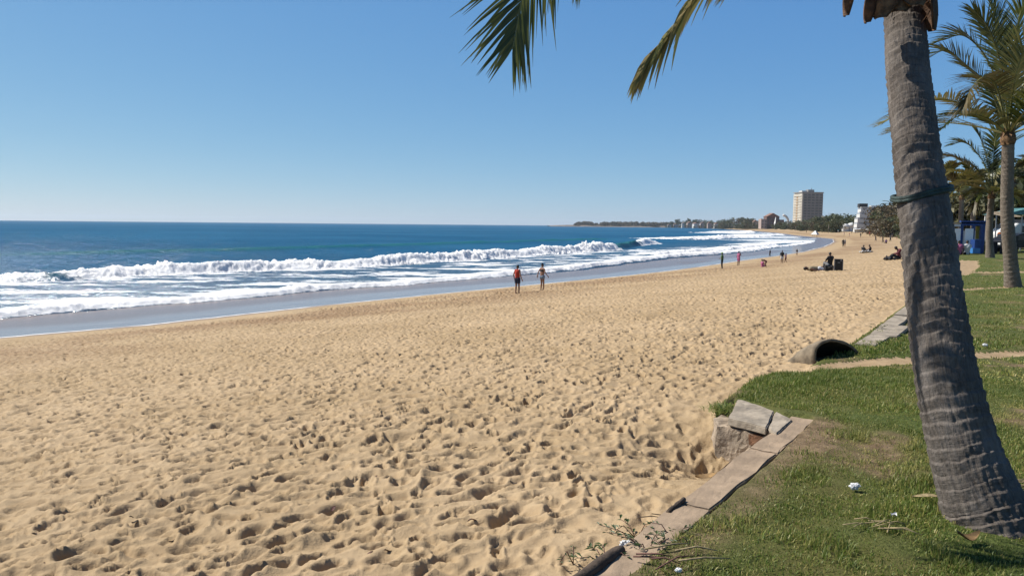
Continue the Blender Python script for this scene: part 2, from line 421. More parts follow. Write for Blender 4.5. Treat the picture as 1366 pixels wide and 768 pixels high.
SW = wpl([(-70,344),(0,343),(110,341),(230,338),(370,335),(500,331),(640,326),(750,322.5),(840,319.5)])
def lerp_t(tt, P, vals):
    L = [0]
    for p, q in zip(P[:-1], P[1:]): L.append(L[-1]+(q-p).length)
    return np.interp(tt, L, vals)
seaphi = np.radians(np.concatenate([np.arange(-100, -46, 1.2), np.arange(-46, -36, .12), np.arange(-36, 24, .068), np.arange(24, 40, .5)]))
X, Y, nr, nc = polar([(22,), [(140, .0024), (330, .006), (1200, .015), (11800, .05)]], seaphi)
r = np.hypot(X, Y)
S, ts = poly_dist(X, Y, SHORE)
zz = np.full(X.shape, SEA); foam = np.zeros(X.shape); teal = np.zeros(X.shape); lump = np.zeros(X.shape); streak = np.zeros(X.shape)
zz += .12*fbm(X*.10, Y*.16, 4, 201)*sstep(-10, -30, S)*sstep(1500, 300, r)+.035*fbm(X*.5, Y*.7, 3, 205)*sstep(-6, -14, S)*(r < 400)
zz += .05*sstep(900, 200, r)*np.sin(-S*.33+1.2*fbm(X*.02, Y*.02, 2, 207))*sstep(-40, -70, S)
wob = .5*noise(X*.22, Y*.22, 210)+.28*noise(X*.7, Y*.7, 211)+.12*noise(X*2, Y*2, 212)
def breaker(P, hv, fv, w_front, w_back, back_foam, wobk=1., tealv=.6, ends=4.):
    global zz, foam, teal, lump
    d, t = poly_dist(X, Y, P); q = -d+wobk*wob                         # q > 0 seaward of the toe line
    Lt = sum((b-a).length for a, b in zip(P[:-1], P[1:]))
    h = lerp_t(t, P, hv)*(1+.28*noise(t*.11, t*0+3.3, 225)+.16*noise(t*.4, t*0+1.3, 226)); fo = lerp_t(t, P, fv)
    inside = sstep(-.2, ends, t)*sstep(Lt+.2, Lt-ends, t) if ends else 1.
    prof = sstep(0, w_front, q)*np.exp(-np.maximum(q-w_front, 0)/w_back)
    near_end = (np.abs(d) < 60)
    zz = np.maximum(zz, zz+h*prof*inside*near_end)
    ragged = .55+.45*noise(X*.35, Y*.35, 220)+.3*noise(X*1.1, Y*1.1, 221)
    f = fo*(.62+.55*sstep(-.5, .3, noise(X*.45, Y*.45, 223)+.5*noise(X*1.3, Y*1.3, 224)))*sstep(-.25, .25, q)*sstep(w_front+back_foam*(.7+.6*ragged), w_front+back_foam*.35, q)*inside
    foam = np.maximum(foam, f*near_end)
    lump = np.maximum(lump, f*h*near_end)
    teal = np.maximum(teal, tealv*prof*inside*near_end)
    return q, t, inside
breaker(SW, [.35,.38,.42,.42,.42,.45,.45,.45,.4], [0]*9, 5, 5, 1, .3, .9, 15)
def breakM1():
    hv = [.55,.6,.68,.64,.82,.9,.82,.8,.78,.8,.85,.9,1.15,1.1]
    fv = [1,.9,.12,.9,1,1,1,1,1,1,1,1,1,1]
    return breaker(M1, hv, fv, 1.9, 4.0, 2.6, 1.0, .8, 1.5)
q1, t1, in1 = breakM1()
breaker(M1b, [1.1,1.15,1.1,.4], [.1,.0,.4,1], 1.6, 4, 1.5, .3, 1.0, 2.5)
breaker(M1b, [.0,.0,.1,.1], [0,0,.9,1], 1.8, 4, 3, .3, 1.0, 1)
qb, tb, inb = breaker(B1, [.20,.20,.21,.20,.20,.20,.20,.21,.21,.21,.22,.22,.24,.24,.24,.24,.24,.24,.24,.2,.1], [1,1,.95,.9,1,1,1,1,1,1,1,1,1,1,1,1,1,1,1,1,.9], .6, 3.5, 1.7, 1.0, .1, 0)
breaker(Fa, [.9,.9,.9,.8,.5], [.9,1,1,1,.9], 2, 9, 26, 2.5, .6, 6)
breaker(Fb, [.4]*5, [.9]*5, 1, 5, 5, 1.5, .3, 3)
breaker(Fd, [.2]*4, [.95]*4, 1, 5, 7, 1.5, .3, 5)
breaker(Fc_, [.8]*3, [1]*3, 2, 9, 45, 3, .5, 8)
# residual foam streaks between the lines, thin lace ahead of the main breaker
between = sstep(0, 1.5, qb)*sstep(1.5, -.5, q1)*np.where(r < 170, 1, 0)
streak = between*(.30+.38*fbm(X*.16, Y*.34, 4, 231, .6)+.2*sstep(8, 0, qb)+.12*sstep(-5, 0, q1))
streak = np.maximum(streak, sstep(0, 3, qb)*sstep(-85, -8, S)*.5*sstep(150, 260, r)*sstep(900, 500, r)*(.8+.9*fbm(X*.03, Y*.05, 3, 232)))
streak = np.maximum(streak, sstep(-.3, .3, qb)*sstep(6, .8, qb)*.50)
streak = np.maximum(streak, .30*sstep(-26, -9, S)*(.7+.8*fbm(X*.06, Y*.1, 3, 233))*(qb > 0))
fl = np.clip(foam, 0, 1)
ntex = .5+.75*fbm(X*1.1, Y*1.1, 4, 241, .6)
billow = .8*np.abs(noise(X*.8, Y*.8, 245))+.6*np.abs(noise(X*1.9+.4*wob, Y*1.9, 246))+.4*np.abs(noise(X*4.1, Y*4.1, 247))
q1c = np.clip(q1, -2, 12); wz = noise(t1*.35, q1c*.5, 261)
bil2 = .9*np.abs(noise(t1*.55+wz, q1c*1.3+2*wz, 262))+.7*np.abs(noise(t1*1.3-wz, q1c*2.8, 263))+.45*np.abs(noise(t1*2.9, q1c*5.5, 264))+.3*np.abs(noise(t1*6, q1c*9, 265))
billow = np.where((np.abs(q1) < 10) & (r < 200), bil2*.85, billow)
zz += lump*(.42*(billow-.34)*(.5+1.0*sstep(-.3, .5, noise(X*.22, Y*.22, 244)))+.09*fbm(X*3.5, Y*3.5, 4, 248, .65))+.05*fl*(r < 200)*fbm(X*3, Y*3, 2, 249)
shallow = sstep(-45, -7, S)
Sd = S
V = np.stack([X, Y, zz], -1).astype(np.float32); Fq = grid_faces(nr, nc)
sandz = -2.5+np.maximum(S, -200)*np.where(S > -8, .018, .03)
k_ = sstep(-.45, .15, qb)*(r < 600)+(r >= 600)
zz = np.where(S > -30, np.minimum(zz, (sandz-.03)*(1-k_)+zz*k_), zz)
V = np.stack([X, Y, zz], -1).astype(np.float32)
qf = np.where(r < 600, qb, 5.)
keep = (Sd[Fq].mean(1) < 2) & ((qf[Fq].max(1) > -.5) | (Sd[Fq].mean(1) < -30))
def mat_sea():
    n = NT('sea_water'); fo, st, te, sh = n.attr('foam'), n.attr('streak'), n.attr('teal'), n.attr('shallow')
    co = n.n('TexCoord').outputs['Object']
    deep = n.mix(n.mapr(n.noise(.012, 4, .6), .35, .65), (.010, .076, .158), (.020, .106, .200))
    tealc = n.mix(n.noise(.4, 4), (.008, .095, .115), (.022, .140, .135))
    wc = n.mix(te, deep, tealc)
    wc = n.mix(n.math('MULTIPLY', sh, .75), wc, (.055, .105, .150))
    # small waves
    vs = n.scalev(co, (1, 1.9, 1))
    h = n.math('ADD', n.math('MULTIPLY', n.noise(.22, 7, .62, vs, .4), 1.), n.math('MULTIPLY', n.noise(2.2, 4, .6, vs), .22))
    nb = n.bump(h, 1.0, .65)
    body = n.bsdf(Base_Color=wc, Roughness=1., Specular_IOR_Level=0., Normal=nb)
    gl = n.n('BsdfGlossy'); n.set(gl, 'Roughness', .16); n.set(gl, 'Normal', nb)
    fr = n.n('Fresnel'); n.set(fr, 'IOR', 1.33); n.set(fr, 'Normal', nb)
    wat = n.n('MixShader'); n.set(wat, 0, n.math('MULTIPLY', fr.outputs[0], n.mapr(sh, 0, 1, .10, .30))); n.t.links.new(body.outputs[0], wat.inputs[1]); n.t.links.new(gl.outputs[0], wat.inputs[2])
    fn = n.noise(2.6, 8, .72, n.scalev(co, (1, 1.3, 1)), .4); fn2 = n.noise(.55, 4, .6, n.scalev(co, (.6, 1.6, 1)), 1.2)
    lace = n.math('ADD', n.math('MULTIPLY', fn, .65), n.math('MULTIPLY', fn2, .55))
    a = n.mapr(n.math('ADD', n.math('MULTIPLY', fo, 1.05), n.math('SUBTRACT', fn, .5)), .25, .55)
    b = n.mapr(n.math('SUBTRACT', n.math('ADD', lace, st), .95), .0, .16, 0, .9)
    mask = n.math('MAXIMUM', a, n.math('MULTIPLY', b, n.mapr(st, .02, .2)))
    fb = n.bump(n.noise(5, 6, .7), .8, .10)
    brown = n.mapr(n.math('MULTIPLY', n.attr('silt'), n.noise(1.2, 4)), .38, .55, 0, .75)
    fc = n.mix(brown, n.mix(n.mapr(fn2, .35, .65), (.90, .895, .875), (.82, .815, .80)), (.15, .095, .06))
    foamb = n.bsdf(Base_Color=fc, Roughness=.75, Specular_IOR_Level=.2, Normal=fb, Subsurface_Weight=.85, Subsurface_Scale=.45, Subsurface_Radius=(1, 1, 1))
    trl = n.n('BsdfTranslucent'); n.set(trl, 'Color', fc); fm2 = n.n('MixShader'); n.set(fm2, 0, .12); n.t.links.new(foamb.outputs[0], fm2.inputs[1]); n.t.links.new(trl.outputs[0], fm2.inputs[2])
    ms = n.n('MixShader'); n.t.links.new(mask, ms.inputs[0]); n.t.links.new(wat.outputs[0], ms.inputs[1]); n.t.links.new(fm2.outputs[0], ms.inputs[2])
    return n.done(ms)
silt = sstep(-.2, .3, qb)*sstep(2.2, .8, qb)*sstep(75, 30, r)*(.55+.6*noise(X*.5, Y*.5, 251))
sea = submesh('sea', V, Fq, keep, mat_sea(), dict(foam=fl, streak=np.clip(streak, 0, 1), teal=np.clip(teal, 0, 1), shallow=shallow, silt=np.clip(silt, 0, 1)))
del V, Fq, X, Y, zz, S, Sd, foam, teal, lump

# ------------------------------------------------------------------ materials for things
M_frond = leafmat('palm_leaf', (.055, .080, .018), (.21, .20, .05), .4, .32)
M_frond_yellow = leafmat('palm_leaf_yellowing', (.20, .19, .05), (.36, .27, .09), .5, .3)
M_frond_dry = leafmat('palm_leaf_dry', (.33, .31, .09), (.28, .15, .06), .6, .35)
M_frond_olive = leafmat('palm_leaf_olive', (.085, .080, .028), (.20, .135, .05), .5, .25)
M_rachis = simple('palm_rib', (.24, .22, .07), .5, .3, 6)
M_sheath = simple('leaf_sheath', (.16, .075, .030), .8, .55, 14, .6)
M_fibre = simple('palm_fibre', (.23, .13, .06), .9, .5, 25, .8)
def mat_bark(name, c1, c2, c3):
    c1, c2, c3 = [tuple(x*.80 for x in q) for q in (c1, c2, c3)]; n = NT(name); uv = n.n('TexCoord').outputs['UV']
    fib = n.noise(1., 7, .72, n.scalev(uv, (60, 22, 1)), .8); blot = n.noise(3.2, 5, .6, uv); rg = n.noise(1., 5, .7, n.scalev(uv, (3, 34, 1)), .6)
    c = n.mix(n.mapr(fib, .3, .7), c1, c2); c = n.mix(n.mapr(blot, .42, .7, 0, .7), c, c3); c = n.mix(n.mapr(rg, .5, .72, 0, .55), c, tuple(x*.45 for x in c1))
    up = n.n('SeparateXYZ'); n.set(up, 0, n.n('TexCoord').outputs['Object'])
    h = n.math('ADD', fib, n.math('MULTIPLY', rg, .8))
    return n.done(n.bsdf(Base_Color=c, Roughness=.85, Specular_IOR_Level=.2, Normal=n.bump(h, 1.0, .016)))
M_bark = mat_bark('palm_bark', (.100, .082, .068), (.190, .162, .138), (.30, .265, .235))
M_bark2 = mat_bark('palm_bark_pale', (.15, .12, .092), (.26, .215, .17), (.30, .26, .21))
M_conc = simple('old_concrete', (.40, .335, .255), .9, .3, 5, .35)
M_concslab = simple('worn_concrete_slab', (.41, .30, .20), .9, .22, 5, .35)
M_rust = simple('rusty_earth', (.30, .155, .085), .95, .5, 6, .9)
M_crumb = simple('crumbling_concrete', (.44, .345, .25), .95, .4, 5, 1.0)
M_log = simple('weathered_timber', (.10, .07, .048), .9, .5, 9, .7)
M_rope = simple('green_rope', (.035, .065, .055), .6, .4, 30, .5)
M_black = simple('black_plastic', (.012, .012, .013), .45, .2, 5)
M_dark = simple('dark_fabric', (.02, .02, .026), .8, .3, 10)
M_white = simple('white_paint', (.78, .78, .76), .55, .08, 3)
M_blue = simple('blue_paint', (.018, .065, .26), .5, .25, 4)
M_lblue = simple('light_blue_plastic', (.06, .25, .62), .4, .15, 4)
M_yellow = simple('yellow_paint', (.55, .40, .06), .5, .2, 3)
M_beige = simple('beige_canvas', (.52, .43, .30), .8, .15, 3)
M_glass = simple('dark_window', (.025, .03, .038), .15, .2, 2, 0, .5)
M_tyre = simple('tyre', (.02, .02, .02), .8)
M_metal = simple('grey_metal', (.35, .35, .36), .4, .1, 4, 0, .5, .6)
M_paper = simple('white_paper', (.82, .82, .82), .8, .1, 20)
M_straw = simple('straw', (.42, .33, .18), .9, .4, 30)
M_twig = simple('reddish_twig', (.17, .08, .06), .8, .4, 20)
M_deadleaf = simple('dead_leaf', (.33, .20, .08), .8, .4, 20)

# ------------------------------------------------------------------ kerb slab, wall end, log, culvert
def prism_px(name, pts, z0, z1, mat, parent=None, bevel=.01):
    return prism(name, [gp(a, b, z1).to_2d() for a, b in pts], z0, z1, mat, parent, bevel)
def rough(o, amp, sc, sub=2, seed=0):
    bm = bmesh.new(); bm.from_mesh(o.data)
    bmesh.ops.triangulate(bm, faces=bm.faces[:])
    for _ in range(sub): bmesh.ops.subdivide_edges(bm, edges=[e for e in bm.edges if e.calc_length() > .05], cuts=1, use_grid_fill=True)
    co = np.array([v.co for v in bm.verts]); n3 = lambda k: noise(co[:,0]*sc+co[:,2]*sc*.7, co[:,1]*sc-co[:,2]*sc*.6, seed+k)+.5*noise(co[:,0]*sc*2.7+co[:,2]*sc*2, co[:,1]*sc*2.7, seed+k+5)
    d = np.stack([n3(0), n3(1), n3(2)], -1)*amp
    for v, dd in zip(bm.verts, d): v.co += Vector(dd)
    bm.to_mesh(o.data); bm.free()
    return o
slab = empty('concrete_kerb', (0,0,0), 'long flat brown concrete kerb slab running between foreground sand and worn grass', 'kerb')
def kerb_piece(f0, f1, wpx=1.):
    a = KERB[0]-kdir*2.; b = KERB[-1]
    nrm = Vector((kdir.y, -kdir.x)); L = (b-a).length
    p, q = a+kdir*(L*f0), a+kdir*(L*f1); wd = .20
    return [p, q, q+nrm*wd, p+nrm*wd]
for f0, f1 in ((0, .34), (.342, .55), (.552, .79), (.792, .999)):
    o = prism('slab_section', kerb_piece(f0, f1), -.35, .030+random.uniform(-.003, .003), M_concslab, slab, .008); rough(o, .012, 4, 3, int(f0*90))
wall = empty('concrete_wall_end', (0,0,0), 'broken end of a low concrete wall with rusty brown face jutting into the sand', 'wall end')
ztop = .04
top = [(1057,559),(1036,578.5),(1024,571),(1035,548)]
o = prism_px('cap_slab', top, -.02, ztop, M_conc, wall, .008); rough(o, .006, 7, 3, 3)
top = [(1033,547.5),(1022,570.5),(971,557),(984,533),(1000,536)]
o = prism_px('cap_slab', top, -.01, ztop+.012, M_conc, wall, .008); rough(o, .008, 7, 3, 4)
face = [(1051,562.5),(1034,577.5),(1022,570.6),(1000,566),(972,559),(957,556),(953,549),(966,541),(986,535),(1034,551)]
FP = [gp(a, b, ztop).to_2d() for a, b in face]
bm = bmesh.new(); lv = []
for zz_, k_ in ((-.9, 1.16), (-.30, 1.07), (-.025, 1.0)):
    c_ = sum(FP, Vector((0, 0)))/len(FP); lv.append([bm.verts.new((*(c_+(p-c_)*k_), zz_)) for p in FP])
bm.faces.new(lv[0][::-1]); bm.faces.new(lv[-1])
for A_, B_ in zip(lv[:-1], lv[1:]):
    for i in range(len(FP)): bm.faces.new((A_[i], A_[(i+1) % len(FP)], B_[(i+1) % len(FP)], B_[i]))
o = bmobj('crumbling_face', bm, M_crumb, wall); rough(o, .020, 8, 3, 6)
c_ = sum(FP, Vector((0, 0)))/len(FP)
o = prism('rusty_face', [c_+(p-c_)*1.05 for p in FP if p.x > gp(980, 557, ztop).x-.03], -.125, -.030, M_rust, wall, .008); rough(o, .008, 12, 3, 5)

lg = empty('edging_log', (0,0,0), 'weathered dark timber edging the sand at the bottom of the kerb', 'timber edging')
la, lb = KERB[0]-kdir*1.2, gp(836, 741).to_2d()
P = [Vector((la.x+(lb.x-la.x)*t-.028, la.y+(lb.y-la.y)*t, .030+.006*math.sin(9*t))) for t in np.linspace(0, 1, 14)]
o = tubeobj('beam', P, [.028*(1+.12*math.sin(i*2.3)) for i in range(14)], M_log, lg, 12); rough(o, .005, 20, 1, 9)
l2 = empty('edging_timber', (0,0,0), 'short dark timber stub sticking up between sand and kerb slab', 'timber edging')
la, lb = gp(894, 691).to_2d(), gp(915, 675).to_2d()
P = [Vector((la.x+(lb.x-la.x)*t-.012, la.y+(lb.y-la.y)*t, .034+.008*t)) for t in np.linspace(0, 1, 6)]
o = tubeobj('beam', P, [.014]*6, M_log, l2, 10); rough(o, .004, 25, 1, 10)

# far row of kerb slabs along the sand beyond the culvert
fk = empty('sand_kerb', (0,0,0), 'pale broken concrete edging slabs between beach sand and grass behind the culvert', 'kerb')
kp = [(1139,458.5),(1158,446),(1175,431.5),(1192,419),(1212,404.5),(1240,383)]
for i, ((a, b), (c, d)) in enumerate(zip(kp[:-1], kp[1:])):
    p, q = gp(a, b, .06).to_2d(), gp(c, d, .06).to_2d(); nn = (q-p).normalized(); pr = Vector((nn.y, -nn.x)); g = nn*.02
    wd = (.30, .42, .28, .45, .36, .36)[i]
    o = prism('slab_section', [p+g, q-g, q-g+pr*wd, p+g+pr*wd*.9], -.35, .06+random.uniform(-.02, .02), M_conc, fk, .012); rough(o, .01, 4, 2, 20+i)

# half buried culvert: a curved concrete hood, open towards the camera
cul = empty('concrete_culvert', gp(1118, 475.5, 0), 'half buried arched concrete culvert with a dark mouth at the edge of the sand', 'culvert')
M_culin = simple('shade_dark_concrete', (.035, .030, .026), .95, .4, 6, .3)  # near-black: the shade inside the mouth is put into the colour
def culvert():
    base = gp(1112, 476, 0); dv = base.y
    sx = dv/F
    ax = Vector((-.44, .90, 0)).normalized()       # runs seaward-back
    side = Vector((.90, .44, 0)).normalized()
    V = []; Fc = []; n = 22; segs = 8; th = .035
    prof = []
    for i in range(n+1):
        t = i/n; w = math.pi*t
        x = -.37*math.cos(w)*1.0; h = .36*math.sin(w)**.7*(1.10-.50*t)
        x += -.10*math.sin(w)*(1-t)
        prof.append((x, h))
    for lay, off in ((0, 0.), (1, th)):
        for s in range(segs+1):
            k = s/segs; sc = 1-.93*k*k
            for i, (x, h) in enumerate(prof):
                w = math.pi*i/n
                V.append(side*((x-off*math.cos(w)))+ax*(.50*k)+Vector((0, 0, (h+off*math.sin(w))*sc-.12-.05*k)))
    N = (n+1); T = N*(segs+1)
    for lay in (0, 1):
        for s in range(segs):
            for i in range(n):
                a = lay*T+s*N+i; q = (a, a+1, a+N+1, a+N); Fc.append(q if lay else q[::-1])
    for i in range(n): Fc.append((i, i+1, T+i+1, T+i))
    return V, Fc
V_, F_ = culvert()
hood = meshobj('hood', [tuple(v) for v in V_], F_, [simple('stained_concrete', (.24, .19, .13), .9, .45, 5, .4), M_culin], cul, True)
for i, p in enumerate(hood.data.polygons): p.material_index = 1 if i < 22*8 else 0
rough(hood, .008, 8, 0, 30)
bm = bmesh.new()
wv = [(-.30,-.27,-.15),(-.27,-.23,.13),(-.40,-.17,.01),(-.58,-.08,-.15)]
va = [bm.verts.new(v) for v in wv]; vb = [bm.verts.new((v[0]+.02, v[1]+.07, v[2])) for v in wv]
bm.faces.new(va); bm.faces.new(vb[::-1])
for i in range(4): bm.faces.new((va[i], vb[i], vb[(i+1) % 4], va[(i+1) % 4]))
bm.free()

# ------------------------------------------------------------------ palms
def trunk_obj(name, pts, radii, mat, parent, spacing=.075, rows=420, cols=72, ringamp=.03, seed=0, flare=.0):
    P = catmull(pts, rows); rad = np.interp(np.linspace(0, len(radii)-1, rows), range(len(radii)), radii)
    P_ = np.array([p[:] for p in P]); seg = np.r_[0, np.cumsum(np.linalg.norm(np.diff(P_, axis=0), axis=1))]
    T = np.gradient(P_, axis=0); T /= np.linalg.norm(T, axis=1)[:, None]
    A = np.cross(T, [0, 1, 0]); A /= np.linalg.norm(A, axis=1)[:, None]; Bv = np.cross(T, A)
    th = np.linspace(0, 2*np.pi, cols+1)
    s_, t_ = np.meshgrid(seg, th, indexing='ij'); rr = np.repeat(rad[:, None], cols+1, 1)
    tt = t_ % (2*np.pi)
    cx, sx = np.cos(tt), np.sin(tt)
    ph = s_/spacing+.22*np.sin(tt+1+s_*.8)+.28*noise(s_*1.6+cx*.8, sx*.8+seed, seed+1)+.16*noise(s_*3+cx*2.2, sx*2.2+9, seed+7)+.05*noise(cx*9, sx*9+s_*6, seed+8)
    saw = ph-np.floor(ph); saw = np.where(saw < .82, saw/.82, (1-saw)/.18)
    k = np.floor(ph); hk = _h(k, k*0+seed, 5)
    hl = sstep(.1, .9, .5+.9*noise(cx*2.5+k*3.7, sx*2.5, seed+9))
    low = sstep(1.3, .3, s_)
    amp = ringamp*(.4+1.0*hk)*(1-.35*low)*(.45+.8*hl)
    d = rr*(1+amp*(saw-.4))+rr*.016*fbm(cx*1.6+7, sx*1.6+s_*1.4, 3, seed+2)+rr*.016*fbm(cx*11, sx*11+s_*22, 3, seed+21)+rr*.022*fbm(cx*6, sx*6+s_*12, 4, seed+3)+rr*low*.03*fbm(cx*9, sx*9+s_*4, 2, seed+4)
    chip = sstep(.35, .8, noise(cx*3+20, sx*3+s_*11, seed+11)); d -= rr*.03*chip
    V = P_[:, None, :]+A[:, None, :]*(np.cos(t_)*d)[..., None]+Bv[:, None, :]*(np.sin(t_)*d)[..., None]
    uv = np.stack([t_/(2*np.pi), s_/2.2], -1).reshape(-1, 2)
    return meshobj(name, V.reshape(-1, 3), grid_faces(rows, cols+1)[:, ::-1], mat, parent, True, None, uv)

def frond(parent, ctrl, L, n, mat, seed=0, droop=.35, width=.028, spread=1., start=.16, segs=4, fold=.0, rr=.018, side0=None, name='frond', ragged=0.):
    rs = np.random.default_rng(seed); P = catmull(ctrl, 48); V = []; Fc = []; tint = []
    v, f = tube(P, [rr*(1-.88*(i/47)) for i in range(48)], 5); V += [tuple(q) for q in v]; Fc += f; tint += [.8]*len(v); nr_ = len(f)
    hd = Vector((P[-1].x-P[0].x, P[-1].y-P[0].y, 0)).normalized(); sd0 = side0 or Vector((hd.y, -hd.x, 0))
    for i in range(n):
        s = start+(1-start)*((i+.5)/n)
        k = s*47; j = min(int(k), 46); p = P[j].lerp(P[j+1], k-j); t = (P[j+1]-P[j]).normalized()
        sd = (sd0-t*sd0.dot(t)).normalized(); up = sd.cross(t)
        if up.z < 0 and abs(t.z) < .7: up = -up
        ln0 = L*(math.sin(math.pi*(.10+.84*(s-start)/(1-start)))**.55)
        for sg in (-1, 1):
            if rs.random() < ragged: continue
            ln = ln0*(.85+.25*rs.random())*(1-ragged*.6*rs.random())
            an = R(28+42*(s-start)/(1-start))+rs.normal(0, .07)
            D = (sd*sg*math.cos(an)*spread+t*math.sin(an)+up*(.22-fold)+Vector(rs.normal(0, .05, 3))).normalized()
            tt_ = float(np.clip(rs.normal(.30, .22), 0, 1)); q = p.copy(); b0 = len(V); wj = width*(.8+.4*rs.random())
            for e in range(segs+1):
                u = e/segs; wd = wj*(.55+.45*min(1, u*4))*max(.06, 1-u**2.2)
                Wv = (t-D*t.dot(D)); Wv = (Wv.normalized() if Wv.length > .05 else up); Wv = (Wv+D.cross(Wv)*.45*sg).normalized()
                V.append(tuple(q-Wv*wd*.5)); V.append(tuple(q+Wv*wd*.5)); tint += [tt_*(1-.0*u)+.35*max(0, u-.75)*2]*2
                if e < segs:
                    q = q+D*(ln/segs); D = (D+Vector((0, 0, -1))*(droop*(.5+u))*ln/segs*3).normalized()
            for e in range(segs): a = b0+2*e; Fc.append((a, a+1, a+3, a+2))
    me = meshobj(name, V, Fc, [mat, M_rachis], parent, False, {'tint': np.clip(tint, 0, 1)})
    idx = np.zeros(len(me.data.polygons), np.int32); idx[:nr_] = 1; me.data.polygons.foreach_set('material_index', idx)
    return me
def frond_arc(parent, c, az, el, Ln, mat, seed, bend=1.2, **kw):
    p = Vector(c); P = [p.copy()]; e = el; n = 7
    for i in range(n):
        e -= bend*(.35+.9*i/n)/n*1.1
        p = p+Vector((math.sin(az)*math.cos(e), math.cos(az)*math.cos(e), math.sin(e)))*(Ln/n); P.append(p.copy())
    return frond(parent, P, seed=seed, mat=mat, **kw)
def sheath(parent, c, az, ln, wd, mat=None, out=.10, drop=1., name='leaf_sheath', sd=0, curl=.35):
    V = []; nu, nv = 9, 7; a = Vector((math.sin(az), math.cos(az), 0)); s = Vector((a.y, -a.x, 0))
    for L in (0, 1):
        for i in range(nu+1):
            t = i/nu; wv = wd*(.75+.5*math.sin(t*2.4))*(1-.55*t**4)
            p = Vector(c)+a*(out*math.sin(t*2.2)+.02)+Vector((0, 0, -ln*t*drop))
            for j in range(nv+1):
                k = j/nv*2-1
                V.append(tuple(p+s*(k*wv*.5*(1+.12*noise(np.array([t*4.+j]), np.array([k*2.+sd]), sd)[0]))-a*(curl*wv*k*k)+a*(.012*L)))
    N = nv+1; T = N*(nu+1); Fc = []
    for L in (0, 1):
        for i in range(nu):
            for j in range(nv):
                b = L*T+i*N+j; q = (b, b+1, b+N+1, b+N); Fc.append(q if L else q[::-1])
    ring = [i*N for i in range(nu+1)]+[nu*N+j for j in range(1, nv+1)]+[i*N+nv for i in range(nu-1, -1, -1)]+[j for j in range(nv-1, 0, -1)]
    for i in range(len(ring)): b, e = ring[i], ring[(i+1) % len(ring)]; Fc.append((b, e, T+e, T+b))
    return meshobj(name, V, Fc, mat or M_sheath, parent, True)

bp = empty('coconut_palm', (0,0,0), 'big leaning ringed palm trunk with green rope tied round it, closest to the camera', 'palm tree')
tpx = [(1330,735,3.92),(1317,690,3.97),(1301,645,4.02),(1286,600,4.08),(1262,500,4.22),(1247,400,4.42),(1235.5,300,4.65),(1222.5,200,4.9),(1212,100,5.17),(1207,30,5.37),(1203,-45,5.6)]
trad = [70,58,48.5,44,38.5,35,31.5,28,25.8,24,24]
tpx = [(a, b, c+.15) for a, b, c in tpx]; TP = [dp(*p) for p in tpx]; TR = [w*p[2]/F for w, p in zip(trad, tpx)]
trunk_obj('trunk', TP, TR, M_bark, bp, .066, 900, 150, .072, 3)
C0 = TP[-1]
# rope: slightly tilted double loop
rp = empty('green_rope_tie', (0,0,0), 'dark green rope band tied round the big leaning palm trunk', 'rope')
cc = dp(1228, 256, 4.91); rw = 31.5*4.91/F
for dz, k in ((0, 1.0), (-.018, 1.01)):
    P = [cc+Vector((math.cos(a)*rw*1.10*k, -.012+math.sin(a)*rw*1.12*k, dz+.042*math.cos(a)+.006*math.sin(3*a))) for a in np.linspace(0, 6.2832, 41)]
    tubeobj('rope_loop', P, .0125, M_rope, rp, 8)
# crown of the big palm
frond(bp, [C0, dp(1080,-215,5.35), dp(900,-255,5.0), dp(765,-150,4.75), dp(704,-25,4.6), dp(684,64,4.5)], .62, 80, M_frond, 11, .20, .021, 1., rr=.018, side0=Vector((.85, .5, 0)))
frond(bp, [C0, dp(1130,-85,5.5), dp(1030,-75,5.35), dp(945,-22,5.2), dp(896,40,5.1), dp(868,76,5.05), dp(852,100,5.0)], .40, 64, M_frond_dry, 12, .9, .024, .30, rr=.022, fold=.30, ragged=.10, side0=Vector((.6, .8, 0)))
frond(bp, [C0, dp(1110,-235,5.5), dp(960,-290,5.3), dp(850,-230,5.1), dp(790,-110,5.0), dp(770,-40,4.95)], .55, 70, M_frond, 14, .25, .025, 1., rr=.018, side0=Vector((.7, .7, 0)))
frond(bp, [C0, dp(1150,-110,5.45), dp(1085,-110,5.3), dp(1020,-65,5.2), dp(985,-28,5.15)], .45, 46, M_frond_yellow, 15, .8, .024, .7, rr=.018, side0=Vector((.5, .8, 0)))
for i, (az, el, ln, b) in enumerate([(70,50,3.6,1.2),(115,62,3.6,1.5),(160,50,3.4,1.0),(200,66,3.4,1.3),(-125,60,3.2,1.2),(30,72,3.2,1.2),(-60,82,3.2,1.0),(95,25,3.4,.9),(140,30,3.2,.9)]):
    frond_arc(bp, C0, R(az), R(el), ln, M_frond, 40+i, b, L=.62, n=54, droop=.25, width=.03)
for i, (px, py, d, az, ln, wd) in enumerate([(1240,-22,5.33,100,.31,.15),(1166,-20,5.32,-95,.25,.11),(1200,-40,5.3,-160,.28,.20),(1222,-40,5.25,165,.24,.2),(1180,-30,5.28,-125,.27,.16),(1215,-30,5.5,40,.3,.2)]):
    sheath(bp, dp(px, py, d), R(az), ln, wd, M_sheath if i < 2 else M_fibre, sd=i, out=.03)
sheath(bp, dp(1139,-52,5.3), R(-95), .36, .10, M_sheath, sd=9, out=.03)
prng = np.random.default_rng(3)
for i in range(26):
    a = prng.uniform(0, 6.28); p = dp(1205, 6, 5.38)+Vector((math.cos(a)*.145, math.sin(a)*.145, prng.uniform(-.02, .1)))
    if i < 9: p = dp(1244+prng.uniform(-5, 6), prng.uniform(-10, 25), 5.3)
    q = p+Vector((prng.uniform(-.04, .05)+.03*math.cos(a), prng.uniform(-.04, .04), prng.uniform(-.09, -.02)))
    tubeobj('fibre_strand', [p, p.lerp(q, .5)+Vector((0.01, 0, .01)), q], [.004, .003, .001], M_sheath, bp, 4)

